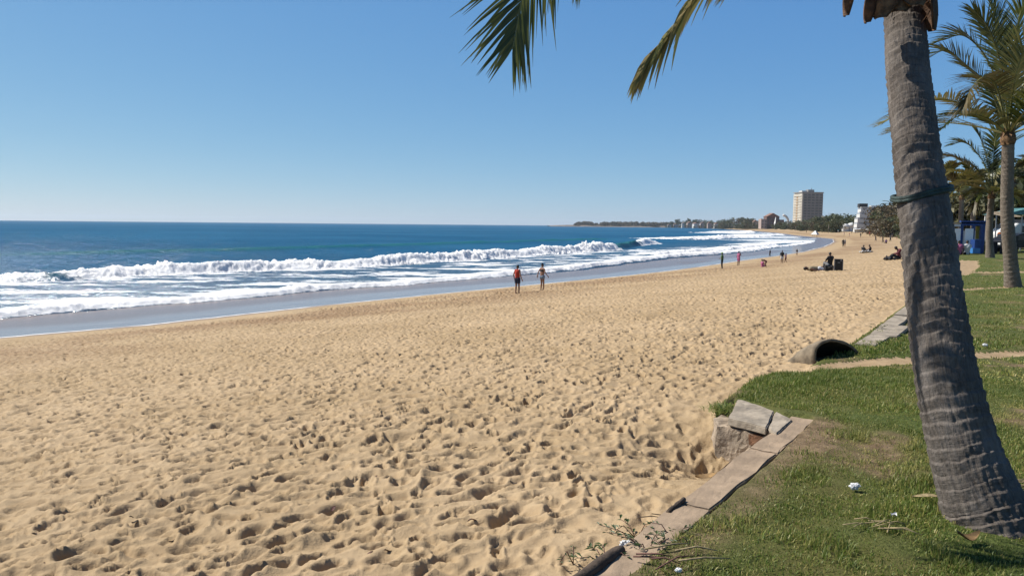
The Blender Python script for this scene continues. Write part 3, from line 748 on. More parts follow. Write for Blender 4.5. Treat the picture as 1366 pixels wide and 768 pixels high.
def hub_palm(label, basep, hub, r0, r1, fpx, seed, mats, L, ln, extra=8, group=None, width=.05, n=40, pale=True, bulge=.0):
    e = empty('coconut_palm', (0,0,0), label, 'palm tree', group)
    mid = basep.lerp(hub, .5)+Vector((-.05, 0, 0))*(hub-basep).length*.5
    trunk_obj('trunk', [basep-Vector((0,0,.1)), basep.lerp(mid, .3)+Vector((-.02,0,0)), mid, hub.lerp(mid, .3), hub], [r0*1.35, r0*1.05, (r0+r1)/2, r1, r1], M_bark2, e, .12, 300, 40, .05, seed)
    for i, f in enumerate(fpx):
        pts, mt = f[0], f[1]
        P = [hub]+[dp(a, b, hub.y+dd) for a, b, dd in pts]
        frond(e, P, L, n, mats[mt], seed*31+i, .28, width, 1., rr=.03, segs=3, start=.2)
    rs = np.random.default_rng(seed)
    for i in range(extra):
        az = R(360*i/extra+rs.uniform(-15, 15)); el = R(rs.uniform(10, 75))
        frond_arc(e, hub, az, el, ln*rs.uniform(.8, 1), mats[0 if rs.random() < .8 else 1], seed*77+i, rs.uniform(.9, 1.5), L=L, n=n, droop=.28, width=width, segs=3, rr=.03)
    for i in range(6): sheath(e, hub+Vector((0, 0, .18)), R(60*i+20), .45, .3, M_fibre, out=r1*1.1, sd=i+seed)
    return e
MS = [M_frond, M_frond_yellow, M_frond_olive]
b2 = gp(1352, 383, 0); b2.z = tz(b2.x, b2.y)
hub2 = dp(1345, 180, b2.y-.3)
hub_palm('tall pale-trunked palm with full green crown on the lawn by the right edge', b2, hub2, .168, .148, [
    ([(1306,150,-.5),(1262,133,-.8),(1222,140,-1),(1172,167,-1.1)], 1),
    ([(1320,118,.2),(1290,88,.3),(1262,68,.3),(1238,78,.3)], 0),
    ([(1334,120,.4),(1312,72,.6),(1285,48,.6),(1258,54,.6)], 0),
    ([(1340,110,-.3),(1328,62,-.5),(1316,34,-.6),(1300,15,-.6)], 0),
    ([(1345,110,.5),(1336,55,.6),(1330,25,.6),(1322,5,.6)], 0),
    ([(1350,110,.2),(1355,50,.1),(1362,15,0),(1375,-10,0)], 0),
    ([(1352,115,-.8),(1366,70,-1.2),(1390,50,-1.4)], 1),
    ([(1330,118,-.9),(1312,104,-1.6),(1296,118,-2.),(1284,146,-2.2)], 2),
    ([(1365,140,-.5),(1400,120,-.6),(1430,140,-.6)], 0),
    ([(1360,125,.6),(1385,85,.9),(1420,80,1.)], 0),
    ([(1368,165,.1),(1400,160,.1),(1420,185,.1)], 1),
    ([(1348,115,1.),(1345,60,1.8),(1342,40,2.4)], 0)], 5, MS, .85, 3.2, 6, None, .045, 60)
b3 = gp(1321, 344, 0); b3.z = tz(b3.x, b3.y)
hub3 = dp(1323, 259, b3.y)
hub_palm('mid-distance palm with yellowing drooping fronds in front of the blue kiosk', b3, hub3, .19, .16, [
    ([(1316,225,.3),(1300,200,.5),(1284,190,.5),(1269,194,.5)], 0),
    ([(1305,240,-.4),(1285,230,-.8),(1268,230,-1),(1254,240,-1)], 1),
    ([(1308,246,-.4),(1290,243,-1),(1274,252,-1.2),(1262,268,-1.2)], 1),
    ([(1306,235,.4),(1285,216,.6),(1268,209,.6),(1253,214,.6)], 2),
    ([(1318,220,.2),(1310,190,.3),(1300,172,.3)], 0),
    ([(1325,215,.2),(1328,185,.4),(1335,165,.4)], 0),
    ([(1331,225,-.3),(1345,195,-.4),(1358,186,-.4)], 0),
    ([(1338,240,-.2),(1354,232,-.3),(1368,240,-.3)], 0),
    ([(1332,252,-.6),(1338,256,-.9),(1341,268,-1.)], 1),
    ([(1312,255,-.6),(1303,262,-.9),(1298,280,-1.)], 2),
    ([(1335,246,.8),(1350,250,1.),(1362,270,1.)], 2)], 6, MS, .9, 3.1, 8, None, .08, 46)
for i, (px, pyb, pyh, d, lab, ol, sd) in enumerate([
    (1283,337,262,58,'olive palm half hidden behind the left side of the mid-distance palm',1,8),
    (1300,336,250,66,'slim palm standing behind the blue kiosk roof',0,9),
    (1352,335,240,72,'dark palm behind the tall pale-trunked palm at the right edge',0,10),
    (1262,336,236,75,'palm with bunched olive fronds just right of the big trunk',1,13),
    (1384,335,225,80,'palm whose crown fills the right edge behind the beige canopy',0,14)]):
    h = dp(px, pyh, d); bs = Vector((h.x+.3, h.y, tz(h.x, h.y)))
    hub_palm(lab, bs, h, .2, .16, [], 20+sd, [MS[ol] if ol else M_frond, M_frond_olive if ol != 2 else M_frond_dry, M_frond], .8, 2.6 if ol != 2 else 2.2, 17, None, .13, 30)

# ------------------------------------------------------------------ broadleaf trees
M_tree = [leafmat('tree_leaves', (.060, .080, .034), (.15, .165, .068), .6, .25), leafmat('tree_leaves_olive', (.075, .080, .032), (.17, .15, .06), .6, .15), leafmat('tree_leaves_brownish', (.080, .060, .028), (.17, .12, .05), .6, .15)]
M_wood = simple('tree_wood', (.12, .09, .065), .9, .4, 4)
def crown_mesh(name, lobes, nleaf, size, mat, parent, seed):
    rs = np.random.default_rng(seed); c = []
    for (lx, ly, lz, lr) in lobes:
        k = max(6, int(nleaf*lr**2/sum(l[3]**2 for l in lobes)))
        d = rs.normal(size=(k, 3)); d /= np.linalg.norm(d, axis=1)[:, None]; rad = lr*(.55+.5*rs.random((k, 1))**.6)*(1+.25*np.sin(d[:, :1]*5+lx)*np.sin(d[:, 1:2]*4+ly))
        c.append(np.array([lx, ly, lz])+d*rad*np.array([1, 1, .8]))
    c = np.concatenate(c); k = len(c)
    a = rs.normal(size=(k, 3)); a /= np.linalg.norm(a, axis=1)[:, None]; b = np.cross(a, rs.normal(size=(k, 3))); b /= np.linalg.norm(b, axis=1)[:, None]
    s = size*(.5+rs.random((k, 1)))
    V = np.stack([c-a*s-b*s*.25, c+b*s*.55, c+a*s-b*s*.1, c-b*s*.6], 1).reshape(-1, 3)
    tint = np.repeat(np.clip(rs.normal(.4, .25, k), 0, 1), 4)
    return meshobj(name, V, np.arange(4*k).reshape(-1, 4), mat, parent, False, {'tint': tint})
def tree(label, loc, H, W, seed, mat, nleaf=1800, group=None, size=None, low=False):
    rs = np.random.default_rng(seed); e = empty('broadleaf_tree', loc, label, 'tree', group)
    lob = [(0, 0, H*.62, W*.30)]+([(rs.uniform(-.3,.3)*W, rs.uniform(-.3,.3)*W, H*.14, W*.22) for _ in range(5)] if low else [])
    for i in range(9):
        a = rs.uniform(0, 6.28); q = rs.uniform(.12, .36)*W; lob.append((math.cos(a)*q, math.sin(a)*q, H*rs.uniform(.38, .84), W*rs.uniform(.13, .24)))
    crown_mesh('crown', lob, nleaf, size or W*.035, mat, e, seed)
    V = []; Fc = []
    for k, (lx, ly, lz, lr) in enumerate(lob[:6]):
        P = [Vector((0, 0, -.3)), Vector((lx*.1, ly*.1, H*.25)), Vector((lx*.6, ly*.6, lz*.8)), Vector((lx, ly, lz))]
        v, f = tube(P, [W*.035, W*.026, W*.015, W*.006], 7); b = len(V); V += [tuple(q) for q in v]; Fc += [tuple(x+b for x in q) for q in f]
    meshobj('trunk', V, Fc, M_wood, e, True)
    return e
for i, (px, d, top, W, mi, lab) in enumerate([
    (1252,100,268,12,1,'olive tree behind the big trunk, left of the kiosk'),(1290,112,256,13,0,'dark tree rising behind the blue kiosk roof'),
    (1322,105,262,11,1,'low olive tree behind the mid-distance palm trunk'),(1348,96,240,12,0,'dense dark tree filling the gap right of the tall palm trunk'),
    (1378,100,222,14,0,'tallest dark tree at the right edge of the frame'),(1310,125,250,14,2,'brownish tree behind the slim palm'),
    (1420,90,215,14,0,'dark tree beyond the right edge of the lawn'),(1184,390,279,9,1,'brownish tree at the back of the beach left of the big trunk'),(1207,330,271,14,1,'olive tree hidden mostly by the big trunk')]):
    p = dp(px, 300, d); p.z = tz(p.x, p.y); H = (dp(px, top, d).z-p.z)
    tree(lab, p, H, W, 300+i, M_tree[mi], 3200)

# ------------------------------------------------------------------ far coast: buildings, trees
def place(px, d, z=None):
    p = dp(px, 300, d); p.z = tz(p.x, p.y) if z is None else z; return p
M_cream = simple('cream_render', (.70, .63, .52), .8, .12, .2)
M_greyc = simple('grey_concrete', (.36, .33, .30), .8, .15, .2)
M_brick = simple('red_brown_brick', (.20, .12, .10), .85, .3, .4)
M_pink = simple('pale_pink_render', (.52, .40, .35), .8, .2, .3)
M_whiter = simple('white_render', (.74, .73, .70), .7, .08, .4)
M_roof = simple('clay_roof', (.30, .16, .11), .85, .3, .5)
M_shut = simple('grey_window', (.17, .165, .165), .4, .2, 1)  # even mid-grey for the distant window panes
p = place(1070, 850); p.z -= 2
tw = empty('hotel_tower', p, 'tall cream and grey hotel tower block rising above the far beach', 'tower')
azc = math.atan2(p.x, p.y); tw.rotation_euler = (0, 0, -azc+R(27))
htw = dp(1070, 257, 850).z-p.z; wa, wb = 23.0, 20.0          # front runs +x from the near corner, side runs +y
boxobj('tower_block', (wa/2, wb/2, htw/2), (wa, wb, htw), M_greyc, tw)
nfl = 13; fh = htw*.93/nfl
boxobj('side_wall', (-.6, wb/2, htw/2-.5), (1.2, wb-.02, htw-1), M_cream, tw)
for k in range(nfl):
    z0 = 2+k*fh
    for j in range(5):
        boxobj('window', (2.6+j*4.5, -.03, z0+fh*.55), (3.0, .2, fh*.5), M_shut, tw)
    boxobj('balcony', (wa/2, -.35, z0+.15), (wa, .7, .35), M_greyc, tw)
    boxobj('balcony', (-1.3, wb*.5, z0+.35), (.9, wb*.88, .8), M_cream, tw)
boxobj('side_recess', (-1.0, wb*.55, htw/2-1.5), (1.0, 3.2, htw-3.5), simple('orange_panel', (.50, .33, .18), .8), tw)
boxobj('roof_slab', (wa/2-.5, wb/2, htw+.4), (wa+2, wb+1, .9), M_greyc, tw)
boxobj('lift_house', (wa*.55, wb/2, htw+2.2), (7, 6, 3), M_greyc, tw); boxobj('lift_house', (wa*.2, wb/2, htw+1.6), (6, 7, 1.8), M_whiter, tw)
boxobj('antenna', (wa*.62, wb/2, htw+4.6), (.5, .5, 2.4), M_metal, tw)

def gable(name, w, d, h, rh, mat, parent, c=(0, 0, 0)):
    bm = bmesh.new(); x, y = w/2, d/2
    q = [(-x,-y,h),(x,-y,h),(x,y,h),(-x,y,h),(0,-y,h+rh),(0,y,h+rh)]
    v = [bm.verts.new((a+c[0], b+c[1], e+c[2])) for a, b, e in q]
    for f in ((0,1,4),(2,3,5),(1,2,5,4),(3,0,4,5),(0,3,2,1)): bm.faces.new([v[i] for i in f])
    return bmobj(name, bm, mat, parent)
p = place(1031, 980); br = empty('apartment_building', p, 'red-brown gabled apartment block standing left of the hotel tower', 'building')
br.rotation_euler = (0, 0, -math.atan2(p.x, p.y)+R(20)); hh = dp(1031, 289, 980).z-p.z
boxobj('wall', (0, 6, hh/2), (16, 12, hh), M_brick, br); gable('roof', 17, 13, hh, 4.5, M_roof, br, (0, 6, 0))
boxobj('wing', (-11, 5, hh*.40), (8, 10, hh*.8), M_pink, br); boxobj('wing', (10, 5, hh*.38), (8, 10, hh*.76), M_brick, br)
for k in range(3):
    for j in range(4): boxobj('window', (-6+j*4, -.05, 3+k*hh*.3), (1.8, .2, hh*.15), M_shut, br)
    for j in range(2): boxobj('window', (-13+j*3.6, -.05, 2.5+k*hh*.22), (1.6, .2, hh*.11), M_shut, br)
p = place(1043, 930); ar = empty('white_arch', p, 'big white curved arch between the gabled block and the tower', 'arch')
P = [Vector((-5+10*t, 0, 0)) for t in (0, 1)]
hh = dp(1046, 287, 930).z-p.z
P = [Vector((-1+7*math.sin(a)**1, 0, hh*.5-hh*.5*math.cos(a))) for a in np.linspace(0, math.pi*.98, 16)]
P = [q+Vector((1.5, 0, 0)) for q in P]
tubeobj('curved_rib', P, [1.4]*16, M_whiter, ar, 8)
tubeobj('standing_rib', [Vector((-8, 1, 0)), Vector((-8.3, 1, hh*.4)), Vector((-7.2, 1, hh*.85))], [1.0, .9, .4], M_whiter, ar, 8)
p = place(1159, 400); wh = empty('white_hotel', p, 'white stepped beach building of several storeys right of the tower', 'building')
wh.rotation_euler = (0, 0, -math.atan2(p.x, p.y)+R(12)); hh = dp(1159, 277, 400).z-p.z
nf = 5; fh = hh/nf
for k in range(nf):
    wd = 11.2-(.5*k if k > 2 else 0)
    boxobj('storey', (.2*k-.3, 4, fh*(k+.33)), (wd, 8, fh*.66), M_whiter, wh)
    boxobj('window_band', (.2*k-.3, 4.1, fh*(k+.83)), (wd-.12, 7.9, fh*.34), simple('grey_glazing', (.42, .43, .45), .3), wh)
    for j in range(4): boxobj('pillar', (.2*k-.3-wd/2+.5+j*(wd-1)/3, .3, fh*(k+.80)), (.7, .5, fh*.34), M_whiter, wh)
boxobj('roof_slab', (.6, 4, hh+.2), (9.4, 8.4, .4), M_whiter, wh)
boxobj('roof_box', (-2.6, 4, hh+1.2), (4, 5, 1.9), simple('charcoal_box', (.035, .033, .035), .7), wh)
boxobj('roof_parapet', (2.6, 3, hh+.7), (3.6, 5, .8), M_whiter, wh)
p = place(1134, 460); mq = empty('white_marquee', p, 'low white domed roofs in the trees left of the white stepped building', 'marquee')
for k, (dx, s, h0) in enumerate([(-2.6, 2.4, 2.9), (1.2, 2.8, 3.6), (4.2, 2., 2.6)]):
    bm = bmesh.new(); bmesh.ops.create_uvsphere(bm, u_segments=18, v_segments=10, radius=1, matrix=Matrix.Translation((dx, 0, h0)) @ Matrix.Diagonal((s, 2.4, 1.7, 1)))
    bmobj('dome_roof', bm, M_whiter, mq, True); boxobj('wall', (dx, .3, h0/2), (s*1.6, 3.4, h0), M_whiter, mq)
houses = [(893,2350,5,8,'white'),(902,2250,6,11,'pink'),(913,2150,8,11,'white'),(921,2050,9,13,'pink'),(929,1950,8,12,'white'),(938,1850,9,11,'pink'),(947,1750,9,10,'pink'),(956,1650,8,9,'white'),(966,1550,8,10,'pink'),(1008,1150,12,10,'pink'),(1016,1080,14,10,'white'),(1103,700,20,14,'brown'),(1113,660,19,9,'brown')]
desc = {893:'leftmost small white house on the far headland',902:'small pink house next to the leftmost white one on the headland',913:'white headland house with clay roof among dark trees',921:'wider pink headland house with clay roof',929:'white house in the middle of the distant row',938:'pink house right of the middle white house in the distant row',947:'pink house near the right end of the distant row',956:'white house at the right end of the distant row',966:'pink house standing apart right of the distant row',1008:'pink apartment house left of the gabled block',1016:'white apartment house touching the gabled block',1103:'brown flat block just right of the hotel tower',1113:'smaller brown block among trees right of the tower'}
for px, d, hp, wp, kind in houses:
    p = place(px, d); base = p.z; H = max(4, hp*.95/F*d); Wd = wp*.72/F*d
    e = empty('house', p, desc[px], 'house'); e.rotation_euler = (0, 0, -math.atan2(p.x, p.y)+R(random.uniform(10, 35)))
    wm = {'white': M_whiter, 'pink': M_pink, 'brown': M_brick}[kind]
    boxobj('wall', (0, Wd*.3, H*.4), (Wd*.8, Wd*.6, H*.8), wm, e)
    if kind == 'brown': boxobj('roof', (0, Wd*.3, H*.84), (Wd*.9, Wd*.66, H*.08), M_greyc, e)
    else: gable('roof', Wd*.88, Wd*.66, H*.8, H*.22, M_roof, e, (0, Wd*.3, 0))
    for k in range(2):
        for j in range(3): boxobj('window', (-Wd*.25+j*Wd*.25, -.04, H*(.22+.32*k)), (Wd*.11, .2, H*.16), M_shut, e)

# tree line behind the beach: one prototype of each sort, then copies
protos = []
for i in range(4):
    t = tree('', (0, 0, -500), 10, (11, 9, 12, 7)[i], 500+i, M_tree[(0, 1, 2, 0)[i]], 1000, None, .42, True); protos.append(t)
ppalm = empty('coconut_palm', (0, 0, -500), '', 'palm tree')
tubeobj('trunk', [Vector((0,0,-.3)), Vector((.2,0,3.5)), Vector((.1,0,7.5))], [.3, .22, .18], M_bark2, ppalm, 8)
for i in range(13): frond_arc(ppalm, (.1, 0, 7.5), R(27.7*i), R((20, 60, 40)[i % 3]), 3., M_frond if i % 4 else M_frond_olive, 900+i, 1.4, L=.8, n=14, droop=.3, width=.2, segs=2, rr=.05)
protos.append(ppalm)
sil = [(880,297.5),(897,293),(910,294),(925,293),(940,292),(955,293.5),(970,290),(985,288.5),(1000,290),(1012,293),(1026,296),(1050,294),(1062,292),(1075,291.5),(1090,287),(1100,284),(1112,282),(1125,281),(1135,281.5),(1145,279),(1160,282),(1175,274),(1190,271),(1205,268)]
dist = [(880,2450),(960,1600),(1000,1180),(1030,1010),(1060,800),(1100,560),(1150,400),(1190,300),(1210,270)]
GT = 'trees behind the far beach'
names_ = ['dark bushy tree in the distant row behind the far beach', 'olive bushy tree in the distant row behind the far beach', 'brownish bushy tree in the distant row behind the far beach', 'narrow dark tree in the distant row behind the far beach', 'small palm in the distant row behind the far beach']
tr_rng = np.random.default_rng(21); used = [False]*5
px = 892.
rowlist = []
while px < 1208:
    d = float(np.interp(px, *zip(*dist))); top = float(np.interp(px, *zip(*sil)))
    rowlist.append((px, d*tr_rng.uniform(1.0, 1.1), top+tr_rng.uniform(-1.2, 2.5)))
    if px > 960: rowlist.append((px+tr_rng.uniform(-2, 2), d*tr_rng.uniform(.9, .97), top+(303-top)*tr_rng.uniform(.3, .6)))
    if px > 1060: rowlist.append((px+tr_rng.uniform(-2, 2), d*tr_rng.uniform(.82, .9), top+(303-top)*tr_rng.uniform(.45, .75)))
    px += tr_rng.uniform(3.2, 5.2)
for _x, _d, _ in [(h[0]+tr_rng.uniform(-4, 4), h[1]*.97, 0) for h in ((893,2350),(899,2280),(908,2200),(917,2100),(925,2000),(934,1900),(942,1800),(951,1700),(961,1600),(966,1550))]: rowlist.append((_x, _d, tr_rng.uniform(298, 301)))
for _px, _top, _lab in ((1191, 263., 'tallest dark palm tuft showing just left of the big leaning trunk'), (1181, 272., 'shaggy palm at the back of the beach left of the tallest palm tuft')):
    _o = copy_tree(ppalm); _p = place(_px, 335); _o.location = _p; _s = (dp(_px, _top, 335).z-_p.z)/10.; _o.scale = (_s*1.25, _s*1.25, _s); tag(_o, _lab, 'palm tree')
rowlist += [(904,2300,290.5),(917,2150,289.6),(928,2000,291.)]
rowlist = [q for q in rowlist if not (1121 < q[0] < 1148 and q[1] < 455 and q[2] < 297) and not (1144 < q[0] < 1174 and q[1] < 405 and q[2] < 298)]
for px, d, top in rowlist:
    k = int(tr_rng.choice(5, p=[.34, .24, .14, .13, .15] if px < 1140 else [.25, .2, .25, .05, .25]))
    if px in (904, 917, 928): k = 3
    o = protos[k] if not used[k] else copy_tree(protos[k]); used[k] = True
    p = place(px, d); H = max(3., dp(px, top, d).z-p.z); s = H/10.2
    o.location = p; ws = s*tr_rng.uniform(.9, 1.4)*(.75 if s > 2 else 1); o.scale = (ws, ws, s); o.rotation_euler = (0, 0, tr_rng.uniform(0, 6.28)); tag(o, names_[k], o['category'], GT)

# headland beyond the water: ground and its wood that reads as one mass
hx = np.linspace(0, 1, 60)
def headland():
    a, b = dp(733, 300, 2720), dp(905, 300, 2520); V = []; Fc = []
    for i, t in enumerate(hx):
        c = a.lerp(b, t)
        for j, (off, hz) in enumerate([(-45, -3.2), (-22, -1.2), (0, 1.8+1.2*math.sin(t*9)), (120, 3.), (200, -3)]):
            sc = min(1, t*6+.02) if hz > 0 else 1
            V.append((c.x, c.y+off+12*math.sin(t*31+j), max(-3.2, hz*sc) if hz > 0 else hz))
    for i in range(59):
        for j in range(4): q = i*5+j; Fc.append((q, q+1, q+6, q+5))
    return V, Fc
V_, F_ = headland()
tag(meshobj('headland', V_, [f[::-1] for f in F_], simple('rocky_shore', (.20, .16, .13), .9, .4, .05), None, True), kind='structure')
lob = []
for i in range(150):
    t = tr_rng.random(); px = 764+t*135; hh = float(np.interp(px, [764,770,780,788,793,800,830,870,900], [1.5,5.,7.2,6.5,3.2,5.5,6.3,6.,6.5]))
    d = 2700-t*170+tr_rng.uniform(-20, 60); b = dp(px, 300, d); hm = hh/F*d*tr_rng.uniform(.75, 1.02)
    lob.append((b.x, b.y, .5+hm*.45, hm*.62)); lob.append((b.x+6, b.y-8, .5+hm*.25, hm*.5))
w_ = crown_mesh('headland_woods', lob, 15000, 2.6, M_tree[1], None, 77); tag(w_, 'dark low wood covering the far headland across the water', 'wood', None, 'stuff')
w_.data.materials[0] = M_tree[2]

# tents and parasols far down the beach
p = place(1088, 340); tt_ = empty('white_tent', p, 'small white peaked tent on the far sand below the trees', 'tent')
bm = bmesh.new(); bmesh.ops.create_cone(bm, cap_ends=True, segments=4, radius1=2.0, radius2=.05, depth=1.8, matrix=Matrix.Translation((0, 0, 1.9))); bmobj('canopy', bm, M_white, tt_)
for sx in (-1, 1):
    for sy in (0, 1): boxobj('pole', (sx*1.2*(1-sy)+0, sx*1.2*sy, .6), (.12, .12, 1.2), M_metal, tt_)
PG = 'white beach canopies at the back of the beach'
for i, (px, d, wd, lab) in enumerate([(1150,370,6,'white canopy on the sand under the white stepped building'),(1180,325,6,'white canopy left of the big trunk, near the brown-olive palm'),(1192,320,6,'white canopy half hidden by the big trunk'),(1162,350,4.4,'small white canopy between the two larger ones')]):
    p = place(px, d); e = empty('beach_canopy', p, lab, 'canopy', PG)
    gable('canopy_roof', wd, 2.6, 1.9, .5, M_white, e)
    for sx in (-1, 1):
        for sy in (-1, 1): boxobj('pole', (sx*wd*.45, sy*1.1, .95), (.07, .07, 1.9), M_metal, e)
    boxobj('side_panel', (0, 1.25, 1.3), (wd, .04, 1.1), M_white, e)

M_board = simple('white_board', (1.1, 1.1, 1.08), .5, .04)
# ------------------------------------------------------------------ kiosk corner
D = 50.
def w(px, py, d=D): return dp(px, py, d)
kz = tz(*w(1290, 330).to_2d())
k0 = w(1293, 330); k0.z = kz
ks = empty('beach_kiosk', (0,0,0), 'open beach kiosk with blue posts and beam beyond the lawn', 'kiosk')
def pbox(name, x0, x1, y0, y1, depth, th, mat, parent):
    a, b = dp(x0, y1, depth), dp(x1, y0, depth)
    return boxobj(name, ((a.x+b.x)/2, depth+th/2, (a.z+b.z)/2), (abs(b.x-a.x), th, abs(b.z-a.z)), mat, parent, bevel=.01)
pbox('beam', 1282, 1316, 294.5, 301, D, .2, M_blue, ks); pbox('roof_edge', 1262, 1281.9, 299, 302, D, .2, M_white, ks)
for x in (1264, 1284, 1299.5, 1311):
    a = w(x, 300); boxobj('post', (a.x, D+.1, (a.z+kz)/2), (.16, .16, a.z-kz-.01), M_blue, ks)
for x in (1266, 1312):
    a = w(x, 300, D+3); boxobj('post', (a.x, D+3, (a.z+kz)/2), (.16, .16, a.z-kz), M_blue, ks)
a, b = w(1262, 298.5), w(1316, 298.5); boxobj('roof', ((a.x+b.x)/2, D+1.7, a.z+.06), (b.x-a.x, 3.4, .08), M_beige, ks)
pbox('back_wall', 1266, 1312, 308, 334, D+3.1, .08, M_white, ks); pbox('counter', 1284.8, 1299, 328, 336, D+.8, .5, M_blue, ks)
pbox('lower_panel', 1266, 1283, 327, 337, D+.35, .06, M_blue, ks)
for (x0, x1, y0, y1, lab) in ((1269.5,1282,305,327,'blank white board in the left bay of the blue kiosk'),(1286.5,1299,305,329,'blank white board in the right bay of the blue kiosk')):
    e = empty('notice_board', (0,0,0), lab, 'board'); pbox('board_panel', x0, x1, y0, y1, D-.12, .05, M_board, e)
    for x in (x0+.8, x1-.8):
        a = w(x, y1-1, D-.06); boxobj('leg', (a.x, D-.05, (a.z+kz)/2), (.05, .04, a.z-kz), M_blue, e)
e = empty('storage_box', (0,0,0), 'light blue crate with dark blue lid box stacked at the kiosk front', 'crate')
pbox('crate', 1297.5, 1308, 331, 338, D-1, .6, M_lblue, e); pbox('lid_box', 1300, 1309.5, 319.5, 330.9, D-.95, .5, M_blue, e)
e = empty('yellow_board', (0,0,0), 'upright yellow board leaning in the kiosk beside the blue crate', 'board'); pbox('board_panel', 1301.5, 1307, 302, 319, D+.3, .06, M_yellow, e)
# beige canopy
cn = empty('canopy_tent', (0,0,0), 'beige canvas canopy on poles behind the tall palm trunk', 'canopy')
a, b = dp(1326, 290, 60), dp(1349, 283, 60)
bm = bmesh.new(); vs = [bm.verts.new(v) for v in ((a.x,58.5,a.z),(b.x,58.5,a.z+.05),(b.x+.3,62,b.z+.1),(a.x+.5,62,b.z))]; bm.faces.new(vs)
bmesh.ops.solidify(bm, geom=bm.faces[:], thickness=.08); bmobj('canopy', bm, M_beige, cn)
zb = tz(a.x, 60)
for x, y, zt in ((a.x+.05, 58.6, a.z), (b.x-.05, 58.6, a.z), (b.x, 61.8, b.z), (a.x+.55, 61.8, b.z)): boxobj('pole', (x, y, (zt+zb)/2), (.07, .07, zt-zb), M_metal, cn)

def vehicle(name, label, cat, loc, rz, L, Wd, H, hood, roofs, mat):
    e = empty(name, loc, label, cat, None, rz); x = L/2
    pr = [(-x, .35), (-x, H*.55), (-x+hood*.05, H*.60), (-x+roofs[0], H), (x-roofs[1], H), (x-.02, H*.62 if roofs[1] > .2 else H*.95), (x, .5), (x-.05, .35)]
    bm = bmesh.new(); a = [bm.verts.new((p, -Wd/2, q)) for p, q in pr]; b = [bm.verts.new((p, Wd/2, q)) for p, q in pr]
    bm.faces.new(a); bm.faces.new(b[::-1])
    for i in range(len(pr)): bm.faces.new((a[i], b[i], b[(i+1) % len(pr)], a[(i+1) % len(pr)]))
    bmobj('body', bm, mat, e, bevel=.05)
    for sy in (-1, 1):
        for wx in (-L*.31, L*.31):
            t = bmobj('wheel', bmesh.new(), M_tyre, e); bm = bmesh.new()
            bmesh.ops.create_cone(bm, cap_ends=True, segments=20, radius1=.34, radius2=.34, depth=.22, matrix=Matrix.Translation((wx, sy*(Wd/2-.08), .34)) @ Matrix.Rotation(math.pi/2, 4, 'X')); bm.to_mesh(t.data); bm.free()
            bm = bmesh.new(); bmesh.ops.create_cone(bm, cap_ends=True, segments=16, radius1=.19, radius2=.17, depth=.02, matrix=Matrix.Translation((wx, sy*(Wd/2+.035), .34)) @ Matrix.Rotation(math.pi/2, 4, 'X')); bmobj('rim', bm, M_metal, t)
        for wx, ww in ((-L*.14, L*.2), (L*.12, L*.22)): boxobj('window', (wx, sy*(Wd/2+.004), H*.77), (ww, .02, H*.26), M_glass, e)
        boxobj('headlight', (-x-.005, sy*Wd*.34, H*.46), (.05, .25, .14), M_white, e); boxobj('tail_light', (x-.0, sy*Wd*.38, H*.46), (.06, .18, .16), M_brick, e)
    boxobj('windscreen', (-x+roofs[0]*.52, 0, H*.8), (.04, Wd*.8, H*.3), M_glass, e)
    return e
p = place(1368, 64); vehicle('parked_van', 'white van parked behind the dark car at the right edge', 'van', p, R(8), 5.2, 1.95, 2.1, .6, (1.1, .1), M_white)
p = place(1366, 54); vehicle('parked_car', 'black car parked at the far side of the lawn beside the tall palm trunk', 'car', p, R(4), 4.3, 1.75, 1.35, 1.2, (1.5, .9), M_black)
# dark table with stools / bush / awning
p = place(1338, 51); tb = empty('picnic_table', p, 'dark low table with bench seats on the lawn between the two palm trunks', 'table')
boxobj('tabletop', (0, 0, .74), (1.3, .8, .06), M_dark, tb)
for sx in (-1, 1): boxobj('leg', (sx*.5, 0, .355), (.08, .6, .71), M_dark, tb)
for sy in (-1, 1): boxobj('bench_seat', (0, sy*.75, .44), (1.3, .28, .05), M_dark, tb); [boxobj('leg', (sx*.5, sy*.75, .205), (.07, .2, .41), M_dark, tb) for sx in (-1, 1)]
p = place(1315, 54); e = empty('clipped_bush', p, 'small round green bush beside the kiosk corner post', 'bush'); crown_mesh('foliage', [(0,0,.45,.4),(.2,0,.35,.35),(-.2,.1,.35,.35)], 900, .05, M_tree[0], e, 5); tubeobj('stem', [(0,0,-.05),(0,0,.4)], .04, M_wood, e)
p = place(1360, 70); st = empty('market_stall', p, 'stall with teal awning and white side board behind the black car', 'stall')
M_teal = simple('teal_canvas', (.10, .26, .27), .8)
gable('awning', 5, 3, 2.9, .6, M_teal, st); boxobj('side_board', (0, -1.2, 1.9), (4.6, .06, 1.1), M_pink, st)
for sx in (-1, 1):
    for sy in (-1, 1): boxobj('post', (sx*2.3, sy*1.35, 1.45), (.1, .1, 2.9), M_white, st)

